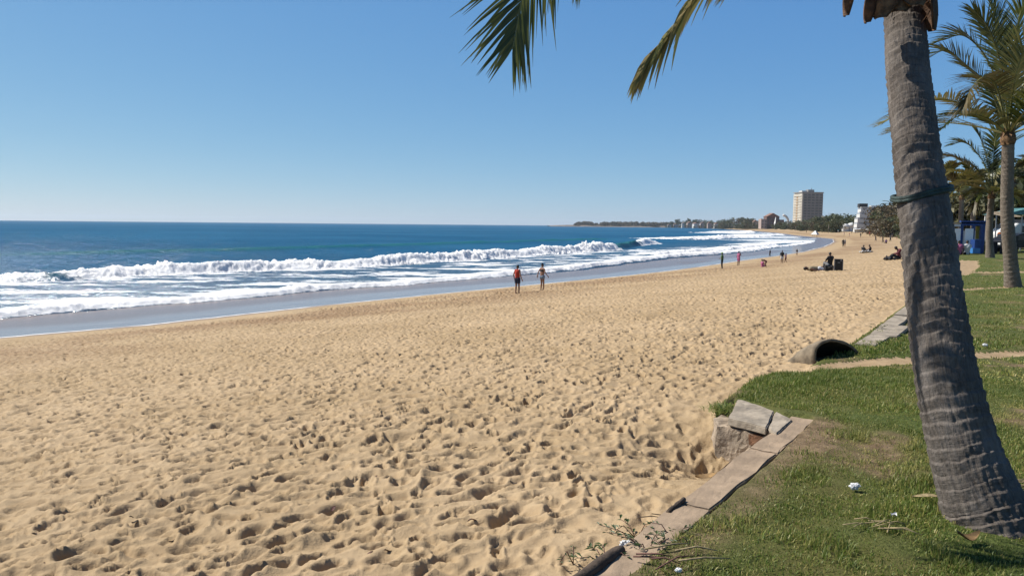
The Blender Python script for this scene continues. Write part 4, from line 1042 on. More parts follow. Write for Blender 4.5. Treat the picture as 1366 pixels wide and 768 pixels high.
# ------------------------------------------------------------------ people
SK = [simple('skin_tan', (.36, .19, .12), .55, .1, 6), simple('skin_brown', (.17, .085, .055), .55, .1, 6)]
M_hair = simple('dark_hair', (.022, .016, .012), .5, .3, 40)
CL = {k: simple('cloth_'+k, c, .85, .12, 12) for k, c in dict(red=(.52, .05, .025), navy=(.022, .028, .06), black=(.015, .015, .018), denim=(.20, .28, .38), green=(.07, .16, .05), lime=(.22, .42, .06), pink=(.55, .16, .30), maroon=(.12, .02, .03), white=(.74, .74, .74), purple=(.16, .08, .20), grey=(.2, .2, .21), khaki=(.30, .24, .15), teal=(.05, .2, .22), orange=(.55, .17, .05)).items()}
M_eye = simple('eye', (.03, .02, .02), .2)
def capsule_mesh(segs, balls):
    bm = bmesh.new()
    for nm, a, b, r0, r1 in segs:
        ax = b-a; L = ax.length
        if L < 1e-5: continue
        M = Matrix.Translation(a) @ ax.to_track_quat('Z', 'Y').to_matrix().to_4x4()
        bmesh.ops.create_cone(bm, cap_ends=True, segments=14, radius1=r0, radius2=r1, depth=L, matrix=M @ Matrix.Translation((0, 0, L/2)))
        for c, r in ((a, r0), (b, r1)): bmesh.ops.create_icosphere(bm, subdivisions=2, radius=r, matrix=Matrix.Translation(c))
    for nm, c, s in balls: bmesh.ops.create_icosphere(bm, subdivisions=3, radius=1, matrix=c @ Matrix.Diagonal((*s, 1)))
    me = bpy.data.meshes.new('tmp'); bm.to_mesh(me); bm.free(); return me
def remesh(me, vox, smooth=4):
    o = bpy.data.objects.new('tmp', me); col.objects.link(o)
    m = o.modifiers.new('r', 'REMESH'); m.mode = 'VOXEL'; m.voxel_size = vox
    if smooth: q = o.modifiers.new('s', 'SMOOTH'); q.iterations = smooth; q.factor = .5
    dg = bpy.context.evaluated_depsgraph_get(); out = bpy.data.meshes.new_from_object(o.evaluated_get(dg))
    bpy.data.objects.remove(o); bpy.data.meshes.remove(me); return out
STAND = dict(pel=(0,0,.53), chest=(0,.005,.74), neck=(0,-.005,.845), head=(0,.012,.925), lh=(-.052,0,.51), rh=(.052,0,.51), lk=(-.055,.012,.285), rk=(.055,.012,.285), la=(-.055,-.01,.045), ra=(.055,-.01,.045),
    ls=(-.105,0,.80), rs=(.105,0,.80), le=(-.145,-.01,.635), re=(.145,-.01,.635), lw=(-.155,.03,.49), rw=(.155,.03,.49))
def person(label, loc, H, rz, pose, clothes, skin=0, female=False, hair='short', group=None, vox=.011, facing=None):
    """pose: joints in units of H, figure faces +Y. clothes: list of (name, material, predicate(bone, t, p))"""
    J = {k: Vector(v)*H for k, v in {**STAND, **pose}.items()}
    e = empty('person', loc, label, 'person', group, rz)
    hy = Vector(facing or (0, 1, 0)); toe = .115*H; g = H
    up = (J['head']-J['neck']).normalized(); fw = (hy-up*hy.dot(up)).normalized(); rt = fw.cross(up)
    sw = .94 if female else 1.
    segs = [('torso', J['pel'], J['chest'], (.066 if not female else .062)*g, (.074 if not female else .060)*g), ('torso', J['ls'].lerp(J['rs'], .18), J['ls'].lerp(J['rs'], .82), .047*g*sw, .047*g*sw), ('torso', J['chest'], J['neck'], .062*g*sw, .030*g),
        ('hip', J['lh'], J['rh'], .058*g*(1.06 if female else 1), .058*g*(1.06 if female else 1)), ('torso', J['chest'].lerp(J['ls'], .55), J['pel'].lerp(J['lh'], .6), .046*g, .045*g), ('torso', J['chest'].lerp(J['rs'], .55), J['pel'].lerp(J['rh'], .6), .046*g, .045*g),
        ('neck', J['neck'], J['head']-up*.03*g, .032*g*sw, .030*g*sw)]
    for s in 'lr':
        hd = (J[s+'w']-J[s+'e']).normalized()
        segs += [('thigh', J[s+'h'], J[s+'k'], .054*g, .033*g), ('shin', J[s+'k'], J[s+'k'].lerp(J[s+'a'], .35), .032*g, .033*g), ('shin', J[s+'k'].lerp(J[s+'a'], .35), J[s+'a'], .033*g, .020*g),
                 ('arm', J[s+'s'], J[s+'e'], .030*g*sw, .022*g*sw), ('fore', J[s+'e'], J[s+'w'], .023*g*sw, .015*g*sw)]
        fd = Vector((0, 1, 0)); sh = (J[s+'a']-J[s+'k']).normalized()
        fd = fd-sh*fd.dot(sh)*.9; fd = fd.normalized() if fd.length > .1 else Vector((0, 0, 1))
        heel = J[s+'a']+sh*.022*g-fd*.018*g; tip = J[s+'a']+sh*.030*g+fd*toe
        segs += [('foot', J[s+'a'], heel, .020*g, .018*g), ('foot', heel, tip, .018*g, .013*g)]
        # hand: palm, four fingers, thumb
        fwv = (Vector((0, 1, 0))-hd*hd.y); fwv = fwv.normalized() if fwv.length > .1 else Vector((1, 0, 0))
        inn = hd.cross(fwv)*(1 if s == 'l' else -1)
        w0 = J[s+'w']; pl = .052*g
        segs += [('hand', w0, w0+hd*pl*.5, .014*g, .016*g), ('hand', w0+hd*pl*.35+fwv*.011*g, w0+hd*pl+fwv*.015*g, .010*g, .009*g), ('hand', w0+hd*pl*.35-fwv*.011*g, w0+hd*pl-fwv*.014*g, .010*g, .009*g)]
        for k, fl in zip((-1.5, -.5, .5, 1.5), (.032, .040, .044, .040)):
            b0 = w0+hd*pl+fwv*(k*.0105*g); m = b0+(hd+inn*.25+fwv*k*.07)*fl*g*.55; t_ = m+(hd+inn*.7+fwv*k*.05)*fl*g*.45
            segs += [('hand', b0, m, .0062*g, .0058*g), ('hand', m, t_, .0058*g, .0050*g)]
        b0 = w0+hd*pl*.3+fwv*.013*g; m = b0+(fwv*.8+hd*.7+inn*.3).normalized()*.026*g; segs += [('hand', b0, m, .0078*g, .007*g), ('hand', m, m+(hd+fwv*.25).normalized()*.020*g, .0068*g, .0055*g)]
    Mh = Matrix((( *[rt.x, fw.x, up.x], J['head'].x), (rt.y, fw.y, up.y, J['head'].y), (rt.z, fw.z, up.z, J['head'].z), (0, 0, 0, 1)))
    T = lambda x, y, z: Mh @ Matrix.Translation((x*g, y*g, z*g))
    balls = [('head', T(0, -.004, .012), (.043*g, .054*g, .055*g)), ('head', T(0, .012, -.025), (.034*g, .038*g, .040*g)), ('head', T(0, .053, -.010), (.008*g, .012*g, .014*g)),
             ('head', T(-.043, -.002, -.006), (.006*g, .012*g, .017*g)), ('head', T(.043, -.002, -.006), (.006*g, .012*g, .017*g)), ('head', T(0, .046, -.034), (.014*g, .006*g, .006*g))]
    if female: balls += [('torso', Matrix.Translation(J['chest']+Vector((sx*.034*g, .052*g, -.005*g))), (.032*g, .03*g, .032*g)) for sx in (-1, 1)]
    me = remesh(capsule_mesh(segs, balls), vox, 4); me.name = 'body'
    me.materials.append(SK[skin]); me.materials.append(M_eye)
    n = len(me.polygons); C = np.zeros(n*3); me.polygons.foreach_get('center', C); C = C.reshape(-1, 3); me.polygons.foreach_set('use_smooth', np.ones(n, bool))
    best = np.full(n, 1e9); bone = np.zeros(n, int); tv = np.zeros(n); names = []
    for i, (nm, a, b, r0, r1) in enumerate(segs):
        ab = np.array(b-a); q = C-np.array(a); t = np.clip(q@ab/max(ab@ab, 1e-9), 0, 1); d = np.linalg.norm(q-t[:, None]*ab, axis=1)-(r0+(r1-r0)*t)
        m = d < best; best[m] = d[m]; bone[m] = i; tv[m] = t[m]; names.append(nm)
    Mi = np.array(Mh.inverted()); hl = (np.c_[C, np.ones(n)]@Mi.T)[:, :3]/g
    hd_ = (np.abs(hl[:, 0]) < .056) & (np.abs(hl[:, 1]) < .075) & (hl[:, 2] > -.07) & (hl[:, 2] < .09)
    bn = np.array(names)[bone]; bn[hd_ & (bn != 'hand')] = 'head'
    eye = hd_ & (hl[:, 1] > .036) & (np.abs(np.abs(hl[:, 0])-.017) < .007) & (np.abs(hl[:, 2]-.004) < .005)
    mi = np.zeros(n, np.int32); mi[eye] = 1; me.polygons.foreach_set('material_index', mi)
    body = bpy.data.objects.new('body', me); col.objects.link(body); body.parent = e
    polys = [tuple(p.vertices) for p in me.polygons]; vc = np.zeros(len(me.vertices)*3); me.vertices.foreach_get('co', vc); vc = vc.reshape(-1, 3)
    vn = np.zeros(len(me.vertices)*3); me.vertices.foreach_get('normal', vn); vn = vn.reshape(-1, 3)
    def shell(name, mask, mat, off):
        ids = np.nonzero(mask)[0]
        if len(ids) < 4: return
        fs = [polys[i] for i in ids]; use = sorted({v for f in fs for v in f}); ix = {v: k for k, v in enumerate(use)}; nv = len(use)
        A = vc[use]-vn[use]*.003; B = vc[use]+vn[use]*off
        F_ = [tuple(ix[v]+nv for v in f) for f in fs]+[tuple(ix[v] for v in f)[::-1] for f in fs]
        from collections import Counter
        cnt = Counter(); 
        for f in fs:
            for a, b in zip(f, f[1:]+f[:1]): cnt[(a, b)] += 1
        for (a, b) in list(cnt):
            if (b, a) not in cnt: F_.append((ix[b], ix[a], ix[a]+nv, ix[b]+nv))
        return meshobj(name, np.r_[A, B], F_, mat, e, True)
    for nm, mat, pred, off in clothes: shell(nm, pred(bn, tv, C/H), mat, off*H)
    if hair:
        hm = hd_ & (bn == 'head') & ((hl[:, 2] > .042) | ((hl[:, 1] < .012) & (hl[:, 2] > -.018)))
        if hair == 'long': hm |= hd_ & (hl[:, 1] < .0) & (hl[:, 2] > -.06)
        hb = shell('hair', hm, M_hair, .009)
        if hair == 'ponytail':
            b0 = Mh @ Vector((0, -.056*g, .03*g)); V_, F_ = tube([b0, b0-fw*.03*g-up*.01*g, b0-fw*.035*g-up*.06*g, b0-fw*.02*g-up*.12*g], [.012*g, .018*g, .016*g, .005*g], 10); meshobj('ponytail', [tuple(v) for v in V_], F_, M_hair, e, True)
        if hair == 'bun':
            bm = bmesh.new(); bmesh.ops.create_icosphere(bm, subdivisions=2, radius=.022*g, matrix=T(0, -.045, .065)); bmobj('hair_bun', bm, M_hair, e, True)
    return e
P_TANK = lambda b, t, p: ((b == 'torso') & (p[:, 2] > .50) & (np.abs(p[:, 0]) < .092) & (p[:, 2] < .835))
P_TEE = lambda b, t, p: P_TANK(b, t, p) | (b == 'torso') | ((b == 'arm') & (t < .6))
P_SHORTS = lambda b, t, p: (b == 'hip') | ((b == 'thigh') & (t < .66)) | ((b == 'torso') & (p[:, 2] < .55))
P_MINI = lambda b, t, p: (b == 'hip') | ((b == 'thigh') & (t < .30)) | ((b == 'torso') & (p[:, 2] < .54))
P_PANTS = lambda b, t, p: (b == 'hip') | (b == 'thigh') | ((b == 'shin') & (t < .97)) | ((b == 'torso') & (p[:, 2] < .55))
P_TOPB = lambda b, t, p: (b == 'torso') & (p[:, 2] > .705) & (p[:, 2] < .765)
P_DRESS = lambda b, t, p: (b == 'hip') | (b == 'torso') | ((b == 'thigh') & (t < .75))
WALK = dict(lk=(-.05,.06,.29), la=(-.055,.075,.05), rk=(.05,.015,.28), ra=(.05,-.10,.065), le=(-.15,-.05,.64), lw=(-.16,-.05,.49), re=(.15,.03,.64), rw=(.16,.09,.50))
WALK2 = dict(lk=(-.05,-.005,.285), la=(-.05,-.03,.045), rk=(.05,.03,.285), ra=(.055,.03,.045))
dirc = (SHORE[6]-SHORE[4]).normalized(); RZW = -math.atan2(dirc.x, dirc.y)
def hpx(p, h): return h/F*p.y
p = foot(690, 391.5); H = hpx(p, 38.5)
person('man in red tank top and dark shorts walking away along the shore', p, H, RZW-.1, {**WALK2, 'le': (-.165,-.02,.64), 'lw': (-.175,.04,.50), 're': (.16,-.02,.64), 'rw': (.165,.05,.50)}, [('tank_top', CL['red'], P_TANK, .012), ('shorts', CL['navy'], P_SHORTS, .016)], 0, vox=.0095)
p = foot(723, 387.5); H = hpx(p, 36.5)
person('woman in black bikini top and denim shorts walking with arms held out', p, H, RZW-.25, {**WALK2, 'lk': (-.045,.01,.285), 'la': (-.04,-.02,.045), 'le': (-.175,-.03,.68), 'lw': (-.235,-.02,.545), 're': (.185,-.02,.67), 'rw': (.27,.02,.56)}, [('bikini_top', CL['black'], P_TOPB, .007), ('shorts', CL['denim'], P_MINI, .012)], 0, True, 'bun', vox=.0095)
# phase two: farther people
p = foot(963, 358.5); H = hpx(p, 22)
person('person in green top, lime hat and black trousers standing near the wet sand', p, H, 1.2, {'le': (-.14,.03,.64), 'lw': (-.10,.13,.62), 're': (.14,.03,.64), 'rw': (.10,.13,.62)}, [('top', CL['green'], P_TEE, .014), ('trousers', CL['black'], P_PANTS, .012), ('hat', CL['lime'], lambda b, t, p: (b == 'head') & (p[:, 2] > .945), .014)], 1)
p = foot(985, 354.5); H = hpx(p, 19.5)
person('person in pink dress standing by the water with a hand raised to the face', p, H, -1., {'re': (.14,.06,.72), 'rw': (.06,.09,.86)}, [('dress', CL['pink'], P_DRESS, .016)], 1, True, 'long')
BEND = dict(pel=(0,0,.50), chest=(0,.20,.60), neck=(0,.30,.60), head=(0,.37,.59), ls=(-.10,.26,.60), rs=(.10,.26,.60), le=(-.12,.28,.44), re=(.12,.28,.44), lw=(-.10,.31,.28), rw=(.10,.31,.28), lh=(-.05,0,.49), rh=(.05,0,.49), lk=(-.055,.06,.27), rk=(.055,.06,.27))
p = foot(1022, 356); H = hpx(p, 15)
person('child in maroon swimsuit bending down to the sand', p, H, 1.4, BEND, [('swimsuit', CL['maroon'], P_DRESS, .01)], 0, True, 'ponytail', facing=(0, .5, -.8))
SIT = dict(pel=(0,0,.07), lh=(-.055,.02,.06), rh=(.055,.02,.06), chest=(0,-.03,.28), neck=(0,-.01,.385), head=(0,.02,.465), ls=(-.105,-.02,.34), rs=(.105,-.02,.34), lk=(-.07,.21,.17), rk=(.07,.21,.17), la=(-.06,.34,.035), ra=(.06,.34,.035), le=(-.14,.06,.22), re=(.14,.06,.22), lw=(-.07,.17,.20), rw=(.07,.17,.20))
p = foot(1017, 356.5); p.z += .0; H = 1.0
person('small child in pink sitting on the sand beside the bending child', p, H, -.8, SIT, [('swimsuit', CL['pink'], P_DRESS, .012)], 0, False)
p = foot(1027, 342.5)
person('child in black wetsuit at the water edge behind the bending child', p, hpx(p, 9.5), .5, WALK, [('wetsuit', CL['black'], lambda b, t, p: (b != 'head') & (b != 'hand') & (b != 'foot') & (b != 'neck'), .008)], 0)
p = foot(1043, 351.5)
person('adult in white shorts and black top standing with a child in purple', p, hpx(p, 17.5), -.4, {'re': (.14,.05,.64), 'rw': (.13,.12,.55)}, [('top', CL['black'], P_TEE, .013), ('shorts', CL['white'], P_SHORTS, .016)], 1)
p = foot(1048, 350.5)
person('child in purple leaning beside the adult in white shorts', p, hpx(p, 13), .9, WALK, [('top', CL['purple'], P_TEE, .014), ('shorts', CL['maroon'], P_SHORTS, .016)], 1, True, 'ponytail')
p = foot(1063, 341)
person('person in black with white shorts near the tip of the wet sand', p, hpx(p, 9.), .2, WALK, [('top', CL['black'], P_TEE, .013), ('shorts', CL['white'], P_SHORTS, .016)], 1)
LIE = dict(pel=(0,0,.075), chest=(0,-.20,.075), neck=(0,-.315,.08), head=(0,-.395,.085), lh=(-.052,.02,.07), rh=(.052,.02,.07), lk=(-.06,.23,.12), rk=(.06,.245,.055), la=(-.06,.40,.04), ra=(.065,.475,.04), ls=(-.105,-.27,.07), rs=(.105,-.27,.07), le=(-.19,-.16,.04), re=(.19,-.16,.04), lw=(-.14,-.02,.03), rw=(.16,-.01,.03))
p = foot(1090, 361.5)
person('sunbather lying on the sand left of the black boxes', p, 1.65, R(-80), LIE, [('top', CL['khaki'], lambda b, t, p: (b == 'torso'), .01), ('shorts', CL['white'], lambda b, t, p: (b == 'hip') | ((b == 'thigh') & (t < .6)), .012)], 1, facing=(0, 0, 1))
p = foot(1115, 360)
person('brown-haired person sitting behind the tall upright black box', p+Vector((.10, 1.0, 0)), 1.38, .3, {**SIT, 'pel': (0,0,.17), 'chest': (0,-.03,.38), 'neck': (0,-.01,.485), 'head': (0,.02,.565), 'lh': (-.055,.02,.16), 'rh': (.055,.02,.16), 'ls': (-.105,-.02,.44), 'rs': (.105,-.02,.44), 'le': (-.14,.06,.32), 're': (.14,.06,.32), 'lk': (-.07,.23,.23), 'rk': (.07,.23,.23), 'la': (-.06,.29,.035), 'ra': (.06,.29,.035), 'lw': (-.07,.19,.26), 'rw': (.07,.19,.26)}, [('top', CL['black'], lambda b, t, p: (b == 'torso') | (b == 'arm'), .013), ('trousers', CL['grey'], P_PANTS, .012)], 1)
q = p+Vector((.10, 1.0, 0)); e = empty('beach_stool', q, 'low stool behind the tall black box', 'stool'); boxobj('seat', (0, 0, .13), (.4, .36, .05), M_dark, e); [boxobj('leg', (sx*.16, sy*.14, .045), (.04, .04, .12), M_metal, e) for sx in (-1, 1) for sy in (-1, 1)]
# black boxes
def crate(label, px0, px1, y0, y1, cat):
    a = foot((px0+px1)/2, y1); wd = (px1-px0)/F*a.y; hh = (y1-y0)/F*a.y
    e = empty('equipment_box', a, label, cat, None, R(-18)); dpt = wd*.8
    boxobj('box_body', (0, dpt/2, hh*.46), (wd*.96, dpt, hh*.92), M_black, e, 0, .015); boxobj('lid', (0, dpt/2, hh*.955), (wd, dpt*1.04, hh*.07), M_black, e, 0, .01)
    for sx in (-1, 1): boxobj('edge_strip', (sx*wd*.47, -.004, hh*.46), (.03, .02, hh*.9), M_metal, e, 0, .004)
    boxobj('handle', (0, -.02, hh*.7), (wd*.3, .03, .03), M_metal, e, 0, .006); boxobj('latch', (wd*.25, -.012, hh*.9), (.06, .03, .07), M_metal, e, 0, .005)
crate('tall upright black box standing on the sand', 1113, 1124, 345.5, 361.5, 'box'); crate('low black cool box beside the tall black box on the sand', 1100.5, 1111, 354, 361.5, 'cool box')
# pair sitting together, one sitting in maroon
p = foot(1151.5, 337.5); q = foot(1160, 337)
person('person in black sitting on the sand left of a bundled white towel', p, 1.7, -1.1, SIT, [('top', CL['black'], lambda b, t, p: (b == 'torso') | (b == 'arm'), .013), ('shorts', CL['black'], lambda b, t, p: (b == 'hip') | ((b == 'thigh') & (t < .7)), .014)], 1)
person('person in black and white sitting right of a bundled white towel', q, 1.7, 1.0, SIT, [('top', CL['black'], lambda b, t, p: (b == 'torso'), .013), ('shorts', CL['white'], lambda b, t, p: (b == 'hip') | ((b == 'thigh') & (t < .7)), .014)], 1)
mid = (p+q)/2
def cloth(name, label, cat, c, wx, wy, mat, bumpz, seed):
    n = 14; V = []; Fc = []
    for i in range(n+1):
        for j in range(n+1):
            x = (i/n-.5)*wx; y = (j/n-.5)*wy; X_ = np.array([x*4+seed]); Y_ = np.array([y*4.])
            V.append((c.x+x, c.y+y, tz(c.x+x, c.y+y)+.03+bumpz*abs(float(fbm(X_, Y_, 3, seed)[0]))))
    for i in range(n):
        for j in range(n): a = i*(n+1)+j; Fc.append((a, a+n+1, a+n+2, a+1))
    o = meshobj(name, V, Fc, mat, None, True); m = o.modifiers.new('thickness', 'SOLIDIFY'); m.thickness = .012
    return tag(o, label, cat)
cloth('beach_towel', 'white towel bundled on the sand between the seated pair in black', 'towel', mid, 1.3, .8, CL['white'], .35, 4)
p = foot(1199, 346)
person('person in maroon hunched sitting on the sand just left of the big trunk', p, 1.7, 1.2, {**SIT, 'neck': (0,.05,.36), 'head': (0,.11,.42)}, [('top', CL['maroon'], lambda b, t, p: (b == 'torso') | (b == 'arm') | (b == 'fore'), .014), ('trousers', CL['black'], P_PANTS, .013)], 1)
p = foot(1196.5, 346.5); cloth('dark_bag', 'dark crumpled bag on the sand beside the hunched sitter', 'bag', p+Vector((-.5, -.2, 0)), .7, .5, M_dark, .4, 8)
# far strollers: two prototypes, copied with their own colours
protoA = person('', Vector((0, 0, 0)), 1.7, 0, WALK, [('top', CL['black'], P_TEE, .014), ('trousers', CL['navy'], P_PANTS, .012)], 1, vox=.02)
protoB = person('', Vector((0, 0, 0)), 1.65, 0, {}, [('top', CL['white'], P_TEE, .014), ('shorts', CL['navy'], P_SHORTS, .014)], 0, True, 'long', vox=.02)
protoC = person('', Vector((0, 0, 0)), 1.7, 0, SIT, [('top', CL['black'], P_TEE, .014), ('shorts', CL['navy'], lambda b, t, p: (b == 'hip') | ((b == 'thigh') & (t < .7)), .014)], 1, vox=.02)
GP_ = 'people far along the beach'
far = [('A',1124.5,329.5,9.5,'black','black','tall figure in black of the couple by the tip of the wet sand'),('B',1127,329,8.5,'grey','navy','grey-topped figure of the couple by the tip of the wet sand'),
 ('A',1104,309.5,5,'maroon','navy','lone walker in maroon farthest along the dry sand'),('B',1126,314.5,4,'pink','white','small figure in pink beyond the couple'),('B',1133,315.5,5,'orange','white','figure in orange below the white stepped building'),
 ('A',1148,316.5,6,'black','black','walker in black below the white stepped building'),('B',1155.5,313.5,4.5,'maroon','black','small figure in maroon right of the walker in black'),
 ('A',1168,321.5,8,'black','navy','tall dark walker left of the playing trio'),('A',1177.5,324,8,'black','black','upright dark figure of the trio by the big trunk'),
 ('C',1182,324.5,7,'purple','black','crouching figure of the trio by the big trunk'),('A',1187.5,322,8,'grey','black','leaning grey figure of the trio by the big trunk'),('B',1196.5,319,6,'black','maroon','dark figure half behind the big trunk'),
 ('B',1141,311.5,4,'white','navy','figure in white under the trees behind the beach'),('B',1146,310,4,'teal','black','figure in teal beside the canopy on the sand'),('A',1136,311,4,'navy','black','navy figure left of the figure in white under the trees'),
 ('B',1163,311,5,'lime','navy','figure in lime at the back of the beach near the canopies'),('C',1171,313,4,'red','black','seated figure in red near the canopies'),('A',1175,311.5,5,'white','black','figure in white and black between the canopies'),
 ('A',1111,308.5,4,'black','black','dark figure walking beside the lone walker in maroon'),('B',1118,310.5,5,'teal','white','figure in teal and white on the dry sand above the couple'),('A',1160,315,6,'red','black','figure in red and black right of the walker in black'),('B',1183,316,6,'pink','white','figure in pink and white beyond the trio'),('A',1190,317.5,6,'navy','khaki','figure in navy and khaki near the big trunk'),
 ('A',1076,305.5,3,'black','black','tiny dark figure near the white peaked tent'),('B',1095,305.8,3,'white','navy','tiny pale figure right of the white peaked tent')]
usedp = {}
for kind, px, py, hh, c1, c2, lab in far:
    src = dict(A=protoA, B=protoB, C=protoC)[kind]
    e = src if kind not in usedp else copy_tree(src); usedp[kind] = 1
    p = foot(px, py)
    if p.y > 700 or p.y < 20: p = place(px, 480)
    e.location = p; s = np.clip(hpx(p, hh)/1.7, .9, 1.2) if kind != 'C' else 1.; e.scale = (s,)*3; e.rotation_euler = (0, 0, random.uniform(0, 6.28)); tag(e, lab, 'person', GP_)
    for ch in children(e):
        c = {'top': c1, 'trousers': c2, 'shorts': c2}.get(ch.name.split('.')[0])
        if c: ch.material_slots[0].link = 'OBJECT'; ch.material_slots[0].material = CL[c]
# sitters at the kiosk
for px, c1, lab in ((1273, 'maroon', 'person in maroon sitting on the grass in front of the kiosk left bay'), (1281, 'pink', 'person in pink sitting on the grass in front of the kiosk boards'), (1292, 'white', 'person in white sitting on the grass before the right kiosk board')):
    e = copy_tree(protoC); e.location = place(px, 47.5); e.scale = (1,)*3; e.rotation_euler = (0, 0, R(150+px)); tag(e, lab, 'person', 'people sitting at the kiosk')
    for ch in children(e):
        c = {'top': c1, 'shorts': 'black'}.get(ch.name.split('.')[0])
        if c: ch.material_slots[0].link = 'OBJECT'; ch.material_slots[0].material = CL[c]
e = copy_tree(protoB); e.location = place(1336.5, 56); e.scale = (1.0,)*3; e.rotation_euler = (0, 0, 2.5); tag(e, 'person in orange standing between the two palm trunks', 'person')
for ch in children(e):
    c = {'top': 'orange', 'shorts': 'orange'}.get(ch.name.split('.')[0])
    if c: ch.material_slots[0].link = 'OBJECT'; ch.material_slots[0].material = CL[c]

# ------------------------------------------------------------------ grass
M_grass = leafmat('grass_blade', (.160, .235, .040), (.60, .50, .18), .5, .42)
def grass(name, n, r0, r1, hmin, hmax, wmin, seed):
    g = np.random.default_rng(seed)
    rr = np.exp(g.uniform(np.log(r0), np.log(r1), n)) if r1 > 12 else np.sqrt(g.uniform(r0*r0, r1*r1, n)); ph = np.radians(g.uniform(2, 40, n))
    x, y = rr*np.sin(ph), rr*np.cos(ph); sd = poly_sd(x, y, LAWN)
    kd = poly_dist(x, y, KERB)[0]; kd = np.abs(kd)
    pdA = np.abs(poly_dist(x, y, PATHA)[0]); pdC = np.abs(poly_dist(x, y, PATHC)[0])
    pB = np.abs(poly_dist(x, y, [gp(1225, 389).to_2d(), gp(1279, 387).to_2d(), gp(1343, 383.5).to_2d()])[0]); pD = np.abs(poly_dist(x, y, [gp(1262, 364).to_2d(), gp(1366, 363).to_2d()])[0])
    dry = .5-.16*sstep(8, 16, rr)+.75*fbm(x*.42+3, y*.42, 3, 44)+.28*fbm(x*2.4, y*2.4, 3, 45)
    over = sstep(gp(930, 668).y+.1, gp(930, 690).y-.45, y)*1.0                      # weeds creep over the slab near the bottom
    worn = np.exp(-(((x-wx1)/.33)**2+((y-wy1)/.60)**2))
    dens = 1.-.85*sstep(.64, 1.02, dry); dens *= 1-.85*worn
    dens *= np.maximum(sstep(.20, .46, np.where(y < KERB[-1].y+.15, kd, 9)), .85*over*(kd > .01))
    dens *= sstep(.22, .34, pdA+.06*noise(x*3, y*3, 8))*sstep(.6, .8, pdC)*sstep(.16, .3, pB)*sstep(.35, .5, pD)
    cap = in_poly(x, y, [gp(a, b).to_2d() for a, b in ((1088,553),(1056,560),(1036,579),(970,558),(984,531),(1036,545))])
    dens *= np.where(cap, 0, 1)*np.where(sd > .015, 1, 0)
    ok = g.random(n) < dens; x, y, dry, sd = x[ok], y[ok], dry[ok], sd[ok]; n = len(x)
    z = terrain(x, y)-.006
    mound = np.exp(-((x-gp(1050, 510).x)**2/1.2+(y-gp(1050, 510).y)**2/.8))+np.exp(-((x-gp(1165, 468).x)**2/1.5+(y-gp(1165, 468).y)**2/.25))
    tuft = sstep(.1, .6, noise(x*2.2, y*2.2, 61)+.5*noise(x*6, y*6, 62))
    lush = np.clip(mound+.5*sstep(.2, .6, noise(x*.7, y*.7, 63)), 0, 1)
    h = g.uniform(hmin, hmax, n)*(.6+.8*tuft+.6*lush)*(1-.3*sstep(.55, .95, dry))
    wd = wmin*(.7+.6*g.random(n))
    a = g.uniform(0, 6.283, n); lean = g.normal(0, .55, n)+.2; b = a+g.normal(0, .5, n)+1.57
    up = np.stack([np.cos(b)*np.sin(lean), np.sin(b)*np.sin(lean), np.abs(np.cos(lean))], -1); sidev = np.stack([np.cos(a), np.sin(a), 0*a], -1)
    p = np.stack([x, y, z], -1); m = p+up*(h*.55)[:, None]; tip = m+(up*np.array([1.3, 1.3, .55]))*(h*.5)[:, None]
    V = np.stack([p-sidev*wd[:, None]*.5, p+sidev*wd[:, None]*.5, m+sidev*wd[:, None]*.38, m-sidev*wd[:, None]*.38, tip], 1).reshape(-1, 3)
    i = np.arange(n)*5; tri = np.concatenate([np.stack([i, i+1, i+2], -1), np.stack([i, i+2, i+3], -1), np.stack([i+3, i+2, i+4], -1)])
    tb = np.exp(-((x-TP[1].x)**2+(y-TP[1].y)**2)/.16); h *= 1+.9*tb
    straw = (g.random(n) < .10+.3*sstep(.5, .9, dry)*(1-lush))
    tint = np.clip(g.normal(.20, .24, n)+.45*sstep(.35, .9, dry)*(1-lush)-.15*lush, 0, 1); tint[straw] = 1
    return tag(meshobj(name, V, tri, M_grass, None, False, {'tint': np.repeat(tint, 5)}), 'short patchy green lawn grass', 'grass', None, 'stuff')
grass('grass', 250000, 2.6, 9.5, .018, .054, .0054, 1)
grass('grass_beyond', 200000, 9.3, 48, .03, .06, .013, 2)

# ------------------------------------------------------------------ litter, weeds, fallen leaves
def crumple(name, label, cat, px, py, s, flat, mat, seed, z0=0.05):
    c = gp(px, py, z0); c.z = tz(c.x, c.y)+.035; bm = bmesh.new(); bmesh.ops.create_icosphere(bm, subdivisions=4, radius=1)
    co = np.array([v.co[:] for v in bm.verts]); k = 1+.5*np.abs(fbm(co[:, 0]*1.6+co[:, 2]+seed, co[:, 1]*1.6-co[:, 2], 3, seed))-.3*np.abs(noise(co[:, 0]*4+seed, co[:, 1]*4+co[:, 2]*3, seed+3))
    for v, q in zip(bm.verts, k): v.co = Vector((v.co.x*q*s, v.co.y*q*s*.8, v.co.z*q*s*flat))+c
    return tag(bmobj(name, bm, mat, None), label, cat)
crumple('crumpled_paper', 'largest crumpled white paper caught in weeds beside the timber edging', 'litter', 836, 714, .034, .7, M_paper, 3)
crumple('crumpled_paper', 'small crumpled white paper alone on the open grass', 'litter', 1140, 648, .026, .7, M_paper, 5)
crumple('crumpled_paper', 'tiny white scrap on the far grass right of the trunk', 'litter', 1314, 459, .03, .6, M_paper, 7)
crumple('crumpled_paper', 'pale scrap beside the reddish fallen twig at the bottom of the grass', 'litter', 905, 764, .014, .6, M_paper, 6)
